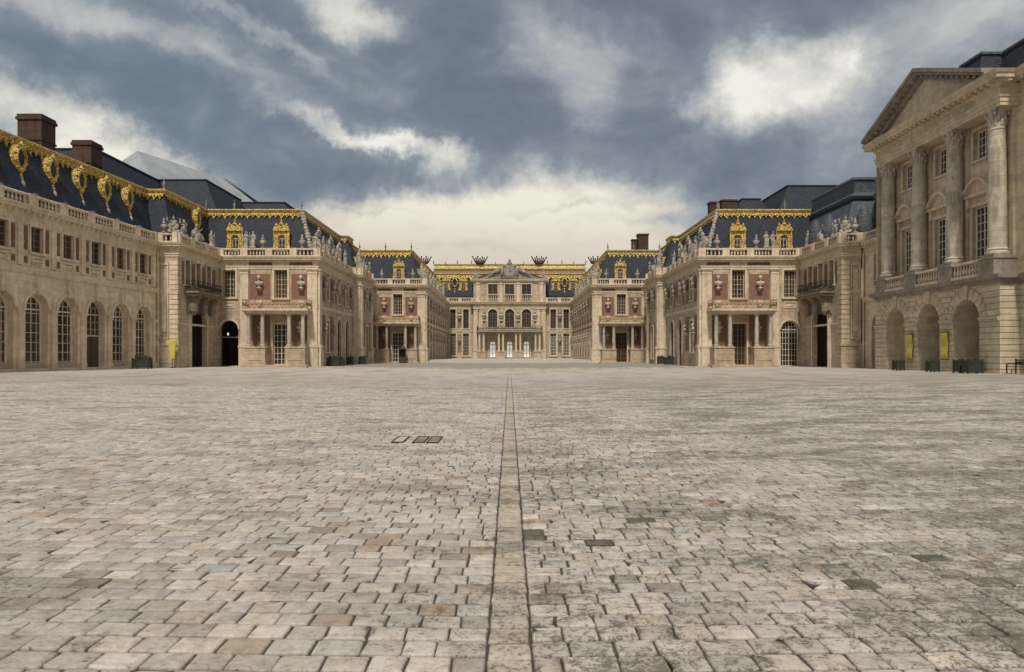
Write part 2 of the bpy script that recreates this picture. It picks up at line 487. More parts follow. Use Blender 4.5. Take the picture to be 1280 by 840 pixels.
def standing(flip=1):
    m = MB()
    for z, rx, ry in ((.2, .34, .28), (.5, .30, .25), (.8, .27, .22), (1.05, .25, .19), (1.25, .21, .16), (1.5, .25, .17), (1.62, .22, .14)):
        ell(m, (0.03*flip*math.sin(z*3), 0, z), (rx, ry, .24))
    limb(m, (-.14, -.12, .1), (-.12, -.14, .9), .13, .16); limb(m, (.15, -.18, .1), (.14, -.12, .9), .11, .15)
    limb(m, (.24*flip, 0, 1.62), (.42*flip, -.1, 1.32), .085, .07); limb(m, (.42*flip, -.1, 1.32), (.30*flip, -.32, 1.5), .07, .05)
    limb(m, (-.24*flip, 0, 1.62), (-.36*flip, .02, 1.3), .085, .07); limb(m, (-.36*flip, .02, 1.3), (-.27*flip, -.16, 1.05), .07, .05)
    limb(m, (.3*flip, -.32, .1), (.3*flip, -.32, 2.0), .035, .03)
    ell(m, (0, .12, 1.0), (.3, .12, .7)); fig_head(m, (0.02, -.02, 1.97))
    box(m, Fac(0, 0, 0), -.4, .4, -.35, .35, -.02, .12)
    return remeshed(m, 'standing_statue_mesh', 'statue', .035)

def seated(flip=1):
    m = MB()
    box(m, Fac(0, 0, 0), -.45, .45, -.5, .45, -.02, .55)
    ell(m, (0, .08, .68), (.34, .3, .2))
    for z, rx, ry in ((.8, .24, .2), (1.0, .22, .17), (1.2, .25, .18), (1.32, .22, .15)): ell(m, (0, .12, z), (rx, ry, .2))
    limb(m, (-.15, .05, .68), (-.2, -.42, .72), .15, .11); limb(m, (-.2, -.42, .72), (-.24, -.46, .1), .11, .07)
    limb(m, (.15, .05, .68), (.25, -.38, .66), .15, .11); limb(m, (.25, -.38, .66), (.38, -.6, .1), .11, .07)
    limb(m, (.22*flip, .12, 1.33), (.5*flip, 0, 1.15), .085, .07); limb(m, (.5*flip, 0, 1.15), (.62*flip, -.25, 1.4), .065, .05)
    limb(m, (-.22*flip, .12, 1.33), (-.38*flip, .0, 1.0), .085, .07); limb(m, (-.38*flip, 0, 1.0), (-.15*flip, -.22, .88), .065, .05)
    ell(m, (-.45*flip, .15, .75), (.22, .28, .45)); ell(m, (0, -.15, .5), (.42, .36, .3)); fig_head(m, (0, .08, 1.66))
    return remeshed(m, 'seated_statue_mesh', 'statue', .035)

def trophy():
    m = MB(); rr = random.Random(3)
    limb(m, (0, 0, 0), (0, 0, 1.9), .12, .06)
    ell(m, (0, -.05, 1.15), (.3, .2, .4)); ell(m, (0, -.05, 1.75), (.17, .2, .2)); ell(m, (0, 0, 1.98), (.05, .22, .16))
    for s in (-1, 1):
        ell(m, (.33*s, -.1, .75), (.26, .08, .38), rot=(.3*s, 'Y')); limb(m, (.1*s, .05, .3), (.75*s, .05, 1.7), .035, .03)
        limb(m, (.1*s, .1, .4), (.45*s, .1, 1.95), .03, .03); ell(m, (.72*s, .05, 1.62), (.12, .05, .22)); ell(m, (.5*s, 0, .2), (.25, .25, .2))
        ell(m, (.25*s, 0, 1.35), (.17, .15, .15))
    for k in range(9): ell(m, (rr.uniform(-.45, .45), rr.uniform(-.15, .1), rr.uniform(.15, 1.0)), (.16, .14, .16))
    box(m, Fac(0, 0, 0), -.55, .55, -.35, .35, -.02, .15)
    return remeshed(m, 'trophy_mesh', 'statue', .04)

def urn():
    m = MB(); F = Fac(0, 0, 0)
    box(m, F, -.2, .2, -.2, .2, 0, .12)
    lathe(m, F, 0, 0, [(.17, .12), (.08, .2), (.07, .3), (.2, .42), (.3, .62), (.31, .8), (.2, .92), (.15, .98), (.22, 1.03), (.24, 1.08), (.12, 1.14), (.15, 1.25), (.09, 1.4), (.13, 1.5), (.02, 1.68)], 12)
    for s in (-1, 1): limb(m, (.27*s, 0, .62), (.36*s, 0, .85), .04, .04); limb(m, (.36*s, 0, .85), (.2*s, 0, 1.0), .04, .03)
    me = m.mesh('urn_mesh', 'statue', smooth=True); return me

def bust():
    m = MB()
    limb(m, (0, .3, .0), (0, -.02, .12), .1, .14); box(m, Fac(0, 0, 0), -.2, .2, -.24, .2, .12, .2)
    limb(m, (0, -.04, .2), (0, -.04, .36), .07, .09); ell(m, (0, -.05, .5), (.26, .16, .2)); ell(m, (-.2, -.05, .55), (.13, .12, .12)); ell(m, (.2, -.05, .55), (.13, .12, .12))
    fig_head(m, (0, -.1, .92), 1.15)
    return remeshed(m, 'bust_mesh', 'busts', .03)
M['busts'] = stone('bust_marble', (.52, .45, .37), (.36, .30, .24), blocks=None, stain=.5)
MESH = {}
def proto():
    MESH['standing'] = standing(1); MESH['standing2'] = standing(-1); MESH['seated'] = seated(1); MESH['seated2'] = seated(-1)
    MESH['trophy'] = trophy(); MESH['urn'] = urn(); MESH['bust'] = bust()
proto()

def place_bust(F, par, u, z, d=.28, big=True):
    o = bpy.data.objects.new('bust', MESH['bust']); C.objects.link(o); o.parent = par
    o.location = Vector(F.p(u, d, z))-rootloc(par); o.rotation_euler.z = F.rot; o.scale = (1.45,)*3 if abs(u*0+z-9) < .5 and big else (1.15,)*3

def place(kind, x, y, z, deg, label, group=None, s=1.0):
    base = kind.rstrip('2')
    nm = {'standing': 'statue', 'seated': 'seated_statue', 'trophy': 'trophy_sculpture', 'urn': 'stone_urn'}[base]
    cat = {'standing': 'statue', 'seated': 'statue', 'trophy': 'sculpture', 'urn': 'urn'}[base]
    o = bpy.data.objects.new(nm, MESH[kind]); C.objects.link(o); o.location = (x, y, z); o.rotation_euler.z = R(deg); o.scale = (s,)*3
    return tag(o, label, cat, group)

# ------------------------------------------------------------------ repeated pieces of facade
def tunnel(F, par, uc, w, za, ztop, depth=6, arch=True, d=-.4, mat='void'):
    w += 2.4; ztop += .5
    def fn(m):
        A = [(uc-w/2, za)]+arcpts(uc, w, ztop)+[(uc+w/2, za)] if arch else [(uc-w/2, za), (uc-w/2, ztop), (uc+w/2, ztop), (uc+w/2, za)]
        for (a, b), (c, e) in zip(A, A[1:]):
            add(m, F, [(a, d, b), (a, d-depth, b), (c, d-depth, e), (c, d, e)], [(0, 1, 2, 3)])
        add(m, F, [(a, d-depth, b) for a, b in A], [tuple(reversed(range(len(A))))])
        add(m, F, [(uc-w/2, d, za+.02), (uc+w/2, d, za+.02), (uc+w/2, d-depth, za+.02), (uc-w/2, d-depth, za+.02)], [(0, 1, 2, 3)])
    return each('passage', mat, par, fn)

def dormer(F, par, u, d, z, w=1.9, h=3.0, mat='gold', depth=2.2, nx=2, label=None):
    """scrolled dormer: side jambs, curved pediment and a window under it"""
    m = MB(); ww, wh = w*.42, h*.52
    wall(m, F, u-w*.36, u+w*.36, z, z+h*.74, [(u, ww, z+.15, z+.15+wh, True)], rv=.25, d=d, ends=True, th=depth)
    box(m, F, u-w*.36, u+w*.36, d-depth, d-.01, z+h*.72, z+h*.74)
    for s in (-1, 1):
        lathe(m, F, u+s*w*.42, d+.02, [(.16, z), (.24, z+.12), (.18, z+.35), (.10, z+.7), (.14, z+h*.45), (.10, z+h*.6), (.16, z+h*.66), (.05, z+h*.72)], 8)
    ring(m, F, u, ww, z+.15, z+.15+wh, .1, d-.02, d+.08)
    box(m, F, u-w*.48, u+w*.48, d-.15, d+.22, z+h*.70, z+h*.76)
    n = 12; A = []
    for k in range(n+1):
        t = math.pi*k/n; A.append((u-w*.46*math.cos(t), z+h*.75+h*.17*math.sin(t)**.8 if 0 < k < n else z+h*.75))
    pts = [(a, d+.16, b) for a, b in A]; bk = [(a, d-.12, b) for a, b in A]; q = len(pts)
    add(m, F, pts+bk, [tuple(range(q-1, -1, -1)), *[(j, j+1, q+j+1, q+j) for j in range(q-1)], tuple(range(q, 2*q))])
    lathe(m, F, u, d+.05, [(.16, z+h*.88), (.26, z+h*.93), (.22, z+h*.97), (.1, z+h), (.16, z+h*1.04), (.02, z+h*1.1)], 8)
    for s in (-1, 1): lathe(m, F, u+s*w*.3, d+.1, [(.08, z+h*.84), (.17, z+h*.9), (.02, z+h*.98)], 6)
    o = m.build('dormer', mat, par)
    b = MB()  # slated body behind the front
    box(b, F, u-w*.34, u+w*.34, d-depth-.1, d-.3, z-.05, z+h*.71)
    window(F, o, u, d-.24, z+.15, ww, wh, True, nx, 3, 'frame')
    b.build('dormer_cheek', 'slate', o)
    if label: o['label'] = label
    return o

def oeil(F, par, u, d, z, w=1.25, h=2.3, mat='gold'):
    """gilded oval dormer on a short stem"""
    m = MB(); n = 20; cz = z+h*.58; rx, rz = w*.30, h*.27
    def o_(k, s, dd): t = 2*math.pi*k/n; return (u+rx*s*math.cos(t), dd, cz+rz*s*math.sin(t))
    prof = [(1.0, d+.05), (1.15, d+.22), (1.4, d+.2), (1.62, d+.02), (1.62, d-.9)]
    vs = [o_(k, s, dd) for s, dd in prof for k in range(n)]
    fs = [(i*n+k, i*n+(k+1) % n, (i+1)*n+(k+1) % n, (i+1)*n+k) for i in range(len(prof)-1) for k in range(n)]
    add(m, F, vs, fs)
    for k in range(10):
        t = 2*math.pi*k/10+.3; lathe(m, F, u+rx*1.6*math.cos(t), d+.08, [(.03, cz+rz*1.5*math.sin(t)-.13), (.13, cz+rz*1.5*math.sin(t)), (.03, cz+rz*1.5*math.sin(t)+.15)], 6)
    lathe(m, F, u, d+.1, [(.1, z+h*.95), (.22, z+h*1.0), (.12, z+h*1.06), (.02, z+h*1.14)], 8)
    lathe(m, F, u, d+.05, [(.05, z-.1), (.16, z+.05), (.1, z+.2), (.2, z+.34), (.26, z+.5), (.1, z+.62)], 8)
    ob = m.build('oval_dormer', mat, par)
    g = MB(); add(g, F, [o_(k, 1.02, d+.06) for k in range(n)], [tuple(range(n-1, -1, -1))] if False else [tuple(range(n))]); g.build('pane', 'glass', ob)
    st = MB(); lathe(st, F, u, d+.12, [(.3, z-1.5), (.3, z-1.35), (.12, z-1.2), (.26, z-.8), (.28, z-.55), (.12, z-.3), (.17, z-.12), (.06, z-.06)], 10); st.build('stem', 'statue', ob)
    return ob

def railing(F, par, u0, u1, d, z0, z1, depth, mat='giltiron'):
    """balcony rail of wrought iron scrolls on three sides"""
    m = MB()
    def run(G, a, b, dd):
        box(m, G, a, b, dd-.04, dd+.04, z1-.06, z1); box(m, G, a, b, dd-.03, dd+.03, z0+.03, z0+.08)
        n = max(1, int((b-a)/.42)); w = (b-a)/n
        for k in range(n+1): box(m, G, a+k*w-.018, a+k*w+.018, dd-.018, dd+.018, z0, z1-.05)
        for k in range(n):
            c = a+(k+.5)*w; r = min(w, z1-z0)*.36; zc = (z0+z1)/2; q = 10
            for j in range(q):
                t0, t1 = 2*math.pi*j/q, 2*math.pi*(j+1)/q
                P = [(c+r*s*math.cos(t), zc+r*1.1*s*math.sin(t)) for t in (t0, t1) for s in (.72, 1.05)]
                add(m, G, [(P[0][0], dd+.02, P[0][1]), (P[1][0], dd+.02, P[1][1]), (P[3][0], dd+.02, P[3][1]), (P[2][0], dd+.02, P[2][1]),
                           (P[0][0], dd-.02, P[0][1]), (P[1][0], dd-.02, P[1][1]), (P[3][0], dd-.02, P[3][1]), (P[2][0], dd-.02, P[2][1])], [(0, 1, 2, 3), (7, 6, 5, 4), (1, 5, 6, 2), (0, 3, 7, 4)])
            lathe(m, G, c, dd, [(.01, zc-.12), (.1, zc), (.01, zc+.12)], 6)
    run(F, u0, u1, d)
    for uu, s in ((u0, 1), (u1, -1)):
        G = Fac(*[0, 0], 0)
        # side run: swap axes through a small frame whose u runs inward
        class S: pass
        def mk(uu=uu):
            H = Fac(0, 0, 0, F.mir); H.p = lambda a, b, c: F.p(uu+b, d-a, c); return H
        run(mk(), 0, depth, 0)
    return m.build('balcony_railing', mat, par)

def upper_unit(F, par, holes, wf, u, w=1.35, z0=7.95, z1=11.0, fm='frame', ny=6, nx=4):
    holes.append((u, w, z0, z1, False)); rframe(wf, F, u, w, z0, z1, .22, -.02, .1)
    window(F, par, u, -.38, z0, w, z1-z0, False, nx, ny, fm)

def portico(F, par, uc, doorw=1.8, gridded=True, zf=.5):
    """open portico: two plinth walls, four columns, a flat slab and a gilded rail above"""
    dep = 2.1
    for s in (-1, 1):
        a, b = sorted((uc+s*1.05, uc+s*3.2))
        def fn(m, a=a, b=b):
            box(m, F, a, b, -.05, dep, zf-.5, 2.42); box(m, F, a-.07, b+.07, -.05, dep+.08, 2.42, 2.56)
            box(m, F, a-.06, b+.06, -.05, dep+.1, zf-.5, zf+.35)
            box(m, F, a+.3, b-.3, dep-.05, dep+.05, zf+.65, 2.15)
        each('plinth', 'stone', par, fn)
    for x in (-2.9, -1.42, 1.42, 2.9):
        u = uc+x
        def fn(m, u=u):
            box(m, F, u-.27, u+.27, dep-.62, dep-.06, 2.56, 2.68)
            lathe(m, F, u, dep-.34, [(.26, 2.68), (.26, 2.76), (.2, 2.82), (.215, 2.9), (.22, 4.0), (.18, 5.75), (.22, 5.8), (.2, 5.86), (.27, 5.98)], 14)
            box(m, F, u-.28, u+.28, dep-.62, dep-.06, 5.98, 6.1)
        each('column', 'busts', par, fn, False)
    def slab(m):
        box(m, F, uc-3.3, uc+3.3, .1, dep+.02, 6.1, 6.3); box(m, F, uc-3.42, uc+3.42, .1, dep+.16, 6.3, 6.4); box(m, F, uc-3.55, uc+3.55, .1, dep+.28, 6.4, 6.62)
    each('balcony_slab', 'smooth', par, slab)
    railing(F, par, uc-3.4, uc+3.4, dep+.15, 6.62, 7.6, dep-.1)
    def st(m):
        for k in range(3): box(m, F, uc-3.5+.0, uc+3.5, -.04, dep+.75-.3*k, zf-.4, zf-.14+.15*k-.0)
    each('steps', 'stone', par, st)
    for x in (-2.15, 2.15):
        panel(F, par, uc+x-.95, uc+x+.95, 2.7, 6.0, 'brick')
        place_bust(F, par, uc+x, 4.1, .3)

def front(par, F, uc, half, path, zf=.45, dark=False, door='white', small=None):
    """portico front of a pavilion between its end pilasters"""
    holes = []; wf = Multi()
    upper_unit(F, par, holes, wf, uc, 1.42, 7.85, 11.0)
    dh = 5.1; holes.append((uc, 1.75, zf+.1, dh, False)); rframe(wf, F, uc, 1.75, zf+.1, dh, .2, -.02, .1, False)
    window(F, par, uc, -.38, zf+.1, 1.75, dh-zf-.1, False, 4, 7, 'white' if door == 'white' else 'brownframe', name='glazed_door')
    for s in (-1, 1):
        a, b = sorted((uc+s*1.15, uc+s*(half-.12)))
        panel(F, par, a, b, 7.75, 10.55); place_bust(F, par, (a+b)/2, 8.75, .3)
        each('console', 'smooth', par, lambda m: (box(m, F, (a+b)/2-.3, (a+b)/2+.3, 0, .28, 7.35, 7.75), box(m, F, (a+b)/2-.18, (a+b)/2+.18, 0, .2, 7.05, 7.35)))
        a, b = sorted((uc+s*.95, uc+s*(half-.1)))
        panel(F, par, a, b, 11.5, 11.82, 'buff', .085, 'frieze_panel')
    portico(F, par, uc, zf=zf)
    return holes, wf

# ------------------------------------------------------------------ the palace path (left half; mirrored for the right)
LP = [(-35.9, 37.0), (-33.7, 70.5), (-31.8, 70.5), (-31.8, 80.6), (-21.0, 80.6), (-21.0, 98.6), (-19.9, 98.6), (-19.9, 106.4), (-21.0, 106.4),
      (-21.0, 112.6), (-12.9, 112.6), (-12.9, 150.0), (-7.35, 150.0), (-7.35, 149.0), (0.0, 149.0)]
LPM = LP[:-1]+[(7.35, 149.0), (7.35, 150), (12.9, 150), (12.9, 112.6)]
ROOF = [(-.85, 12.42), (-1.15, 13.5), (-2.45, 17.5), (-2.45, 18.0), (-7.5, 18.5), (-12.5, 17.6), (-13, 12.42)]
def roof(par, path, i0, i1, mir=False, prof=ROOF, mat='slate'):
    mb = MB(); sweep(mb, path, i0, i1, prof, mir); return mb.build('roof', mat, par)

def band(par, path, i0, i1, prof, mir=False, name='string_course', mat='smooth'):
    mb = MB(); sweep(mb, path, i0, i1, prof, mir); return mb.build(name, mat, par)
def BAND(z0, z1, d=.1): return [(-.03, z0), (d*.6, z0), (d, z0+(z1-z0)*.4), (d+.03, z1-.02), (-.03, z1+.02)]

# ------------------------------------------------------------------ LEFT ARCADE WING
def left_wing():
    A, B = LP[0], LP[1]; F = Fac.between(A, B); L = F.len
    par = root('arcade_wing', (A[0], (A[1]+B[1])/2, 0), 'long cream wing with arched ground floor windows and oval gilded dormers, far left', 'building')
    cen = []; y = 68.0
    k = 0
    while True:
        yy = 68.0-3.47*k; u = (yy-A[1])/math.cos(math.atan2(B[0]-A[0], B[1]-A[1]))
        if u < 1.2: break
        cen.append(u); k += 1
    holes = []; wf = Multi(); orn = MB()
    for i, u in enumerate(cen):
        holes.append((u, 2.35, .45, 6.2, True, .55))
        window(F, par, u, -.52, .45, 2.3, 5.72, True, 4, 8, 'smooth', name='arched_window', fw=.25) if i != 2 else \
            (window(F, par, u, -.52, 3.2, 2.3, 2.97, True, 4, 5, 'frame', name='arched_window'), each('door', 'door', par, lambda m: (box(m, F, u-.95, u+.95, -.5, -.4, .45, 3.15), box(m, F, u-.04, u+.04, -.4, -.36, .5, 3.1))))
        ring(wf, F, u, 2.35, .45, 6.2, .22, -.02, .1, False); each('window_apron', 'frame', par, lambda m: (box(m, F, u-1.0, u+1.0, -.5, -.38, .45, 1.1), box(m, F, u-.7, u+.7, -.38, -.35, .6, .98))) if i != 2 else None
        box(wf, F, u-.14, u+.14, 0, .2, 6.1, 7.4)
        holes.append((u, 1.28, 9.15, 11.05, False, .3)); rframe(wf, F, u, 1.28, 9.15, 11.05, .16, -.02, .07)
        window(F, par, u, -.28, 9.15, 1.28, 1.9, False, 2, 4, 'brownframe')
        # buff recessed panels of the upper storey
        for s in (-1, 1): panel(F, par, *sorted((u+s*.92, u+s*1.32)), 9.25, 11.0, 'buff', .012, 'recess_panel')
        def sp(m):
            rframe(m, F, u, 1.0, 8.38, 8.72, .08, -.02, .05, False); box(m, F, u-.58, u+.58, -.02, .05, 8.3, 8.38)
            box(m, F, u-.45, u+.45, -.02, .03, 8.42, 8.66)
        each('spandrel_panel', 'cream', par, sp)
        for s in (-1, 1): panel(F, par, *sorted((u+s*.92, u+s*1.32)), 8.3, 8.78, 'buff', .012, 'recess_panel')
        panel(F, par, u-.58, u+.58, 8.28, 8.8, 'buff', .012, 'recess_panel')
        # pilaster strip between bays
        v = u+1.735
        def pil(m):
            box(m, F, v-.26, v+.26, 0, .13, 8.1, 11.1)
            for zz in (8.85, 9.8): box(m, F, v-.3, v+.3, 0, .16, zz, zz+.08)
        if v < L-.3: each('pilaster', 'cream', par, pil)
        def pier(m):
            box(m, F, v-.33, v+.33, 0, .2, .3, 1.0); box(m, F, v-.27, v+.27, 0, .13, 1.0, 4.75); box(m, F, v-.34, v+.34, 0, .2, 4.75, 4.87); box(m, F, v-.4, v+.4, 0, .26, 4.87, 5.02)
            box(m, F, v-.2, v+.2, .1, .17, 1.3, 4.5)
        if v < L-.3: each('arcade_pier', 'cream', par, pier)
        # swag between arches
        if v < L-.3: each('carved_swag', 'smooth', par, lambda m: (lathe(m, F, v, .05, [(.02, 5.35), (.08, 5.5), (.06, 5.7), (.12, 5.85), (.03, 6.0)], 8)))
    w = MB(); wall(w, F, 0, L, -.3, 12.1, holes); w.build('wall', 'cream', par)
    wf.build('window_surrounds', 'smooth', par)
    band(par, LP, 0, 1, BAND(7.55, 8.05, .14)); band(par, LP, 0, 1, BAND(8.8, 8.92, .06))
    band(par, LP, 0, 1, [(-.03, -.2), (.12, -.2), (.12, .62), (-.03, .68)], name='plinth_course')
    cornice(par, LP, 0, 1); balustrade(par, LP, 0, 1, peds=3.47)
    roof(par, LP, 0, 1); goldcrest(par, LP, 0, 1, -2.45, 18.05, drop=.7)
    for i, u in enumerate(cen): 
        v = u+.6
        oeil(F, par, v, -1.75, 15.0)
        each('lead_lunette', 'lead', par, lambda m: lathe(m, F, v+.9, -1.3, [(.5, 13.3), (.45, 13.6), (.25, 13.85), (.02, 13.95)], 10), True)
    # chimneys
    for (x, y, wx, wy, z1) in ((-41.95, 65.3, 2.1, 2.0, 22.75), (-43.15, 75.2, 1.9, 2.0, 23.35)):
        G_ = Fac(x, y, 0)
        def ch(m):
            box(m, G_, -wx/2, wx/2, -wy/2, wy/2, 17, z1-.5); box(m, G_, -wx/2-.12, wx/2+.12, -wy/2-.12, wy/2+.12, z1-.5, z1-.25); box(m, G_, -wx/2-.04, wx/2+.04, -wy/2-.04, wy/2+.04, z1-.25, z1)
            box(m, G_, -wx/2-.08, wx/2+.08, -wy/2-.08, wy/2+.08, z1-2.3, z1-2.15)
        each('chimney', 'chim', par, ch)
    each('drainpipe', 'cream', par, lambda m: (lathe(m, F, L-.25, .16, [(.09, .5), (.09, 11.4)], 8), [box(m, F, L-.38, L-.12, .02, .27, z, z+.07) for z in (2.5, 5, 7.6, 10)]))
left_wing()

# ------------------------------------------------------------------ CORNER BLOCKS with the great portals
def corner_block(mir):
    side = 'right' if mir else 'left'; sg = 1 if mir else -1
    lab = ('corner block with great portal and grey lead roof beside the columned pavilion' if mir else
           'corner block with great portal and gilded blue roof next to the arcade wing')
    par = root('corner_pavilion', (sg*33, 71, 0), lab, 'building')
    F = Fac.between(LP[1], LP[2], mir); L = F.len    # pier front
    w = MB(); wall(w, F, 0, L, -.3, 12.1, []); 
    w.build('wall', 'stone', par)
    def quoin(m):
        for k in range(22):
            z = .9+k*.47
            if z > 10.5: break
            box(m, F, L-.75, L+.0, 0, .09, z, z+.41)
    each('rusticated_quoins', 'cream', par, quoin)
    def pnl(m):
        box(m, F, .15, L-.85, -.02, .08, 3.2, 3.3); box(m, F, .15, L-.85, -.02, .08, 10.3, 10.5); box(m, F, .1, .24, -.02, .08, 3.3, 10.3)
        box(m, F, L-.98, L-.86, -.02, .08, 3.3, 10.3); box(m, F, .35, L-1.1, -.02, .05, 3.9, 9.9)
    each('recess_frame', 'smooth', par, pnl)
    def base(m): box(m, F, -.0, L+.12, -.02, .2, -.2, 2.55); box(m, F, -.0, L+.2, -.02, .28, 2.55, 2.8); box(m, F, .35, L-.4, .18, .24, .9, 2.2)
    each('pier_base', 'stone', par, base)
    # portal wall
    F = Fac.between(LP[2], LP[3], mir); L = F.len; holes = [(4.55, 3.7, .2, 6.9, True, .35)]; wf = Multi()
    ring(wf, F, 4.55, 3.7, .2, 6.9, .4, -.02, .14); ring(wf, F, 4.55, 3.7, .2, 6.9, .2, .1, .22)
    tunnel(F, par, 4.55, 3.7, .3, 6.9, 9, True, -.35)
    for u in (2.1, 4.6, 7.2):
        upper_unit(F, par, holes, wf, u, 1.05, 8.6, 11.0, 'brownframe', 5, 2)
    for a, b in ((.95, 1.35), (2.9, 3.8), (5.4, 6.4), (8.0, 9.0)): panel(F, par, a, b, 8.6, 10.8, 'buff')
    w = MB(); wall(w, F, 0, L, -.3, 12.1, holes); w.build('wall', 'stone', par)
    wf.build('window_surrounds', 'smooth', par)
    def q2(m):
        for k in range(22):
            z = .9+k*.47
            if z > 10.5: break
            box(m, F, -.088, .62 if k % 2 else .8, .002, .085, z+.003, z+.407)
    each('rusticated_quoins', 'stone', par, q2)
    pilaster(F, par, 8.6, 9.6, .3, 7.0, 2.6, 0, .16, 'stone')
    def bal(m):
        box(m, F, 1.5, 7.6, 0, 1.3, 7.5, 7.75); box(m, F, 1.35, 7.75, 0, 1.45, 7.75, 7.95)
        for u in (2.3, 4.55, 6.8):
            for k in range(6): box(m, F, u-.3, u+.3, 0, 1.2-.19*k, 7.5-.28*(k+1), 7.5-.28*k)
            lathe(m, F, u, .6, [(.1, 5.6), (.34, 6.0), (.38, 6.5), (.3, 7.2), (.4, 7.5)], 10)
    each('balcony', 'dark', par, bal); railing(F, par, 1.6, 7.5, 1.3, 7.95, 8.95, 1.2, 'iron')
    for i0, i1 in ((1, 2), (2, 3)):
        band(par, LP, i0, i1, BAND(7.6 if i0 == 1 else 4.6, 7.9 if i0 == 1 else 4.8, .08), mir)
    cornice(par, LP, 1, 3, mir); balustrade(par, LP, 1, 3, mir, peds=3.3)
    if not mir:
        roof(par, LP, 1, 3); goldcrest(par, LP, 1, 3, -2.45, 18.05, drop=.7)
        G2 = Fac.between(LP[2], LP[3]); oeil(G2, par, 8.6, -1.75, 15.0)
        f = Fac.between(offp(LP, 2, -2.45, False), offp(LP, 3, -2.45, False))
        finial(f, par, 0, 0, 18.1, 1.2); finial(f, par, f.len, 0, 18.1, 1.2)
    else:
        LR = [(-33.9, 60.0)]+[(-33.9, 70.5)]+LP[2:]
        prof = [(-.5, 12.42), (-.9, 13.6), (-1.25, 15.0), (-1.9, 16.6), (-2.3, 17.0), (-2.0, 17.1), (-1.85, 17.35), (-2.0, 17.6), (-2.3, 17.75), (-2.3, 18.1), (-2.25, 18.9), (-2.1, 19.0), (-2.2, 19.25), (-3, 19.4), (-9, 19.7), (-12, 12.42)]
        roof(par, LR, 1, 3, True, prof, 'lead'); roof(par, LR, 0, 1, True, ROOF, 'slate')
        fm = Fac.between(LP[1], LP[2], True)
        for f_, u in ((Fac.between(LP[2], LP[3], True), 5.0), (Fac.between(LP[2], LP[3], True), 8.3), (Fac.between((-37, 70.5), (-31.8, 70.5), True), 2.6)):
            each('lead_hood', 'lead', par, lambda m: lathe(m, f_, u, -1.0, [(.75, 13.3), (.8, 13.8), (.75, 14.6), (.55, 15.4), (.25, 16.0), (.02, 16.2)], 12), True)
        # wing running on behind the columned pavilion
        F = Fac.between((-33.9, 60.0), (-33.9, 70.5), True); holes = []; wf = Multi()
        upper_unit(F, par, holes, wf, 7.6, 1.5, 8.1, 11.0); holes.append((7.55, 2.4, .45, 5.5, True, .6)); ring(wf, F, 7.55, 2.4, .45, 5.5, .25, -.02, .1)
        upper_unit(F, par, holes, wf, 3.2, 1.5, 8.1, 11.0); holes.append((3.2, 2.4, .45, 5.5, True, .6))
        for u in (3.2, 7.55): window(F, par, u, -.58, .45, 2.4, 5.05, True, 4, 7, 'brownframe', name='arched_window')
        w = MB(); wall(w, F, 0, 10.5, -.3, 12.1, holes); w.build('wall', 'cream', par); wf.build('window_surrounds', 'smooth', par)
        band(par, LR, 0, 1, BAND(6.7, 7.2, .3), True); cornice(par, LR, 0, 1, True); balustrade(par, LR, 0, 1, True, peds=3.3)
        each('drainpipe', 'cream', par, lambda m: lathe(m, F, 10.2, .16, [(.09, .5), (.09, 11.4)], 8))
corner_block(False); corner_block(True)

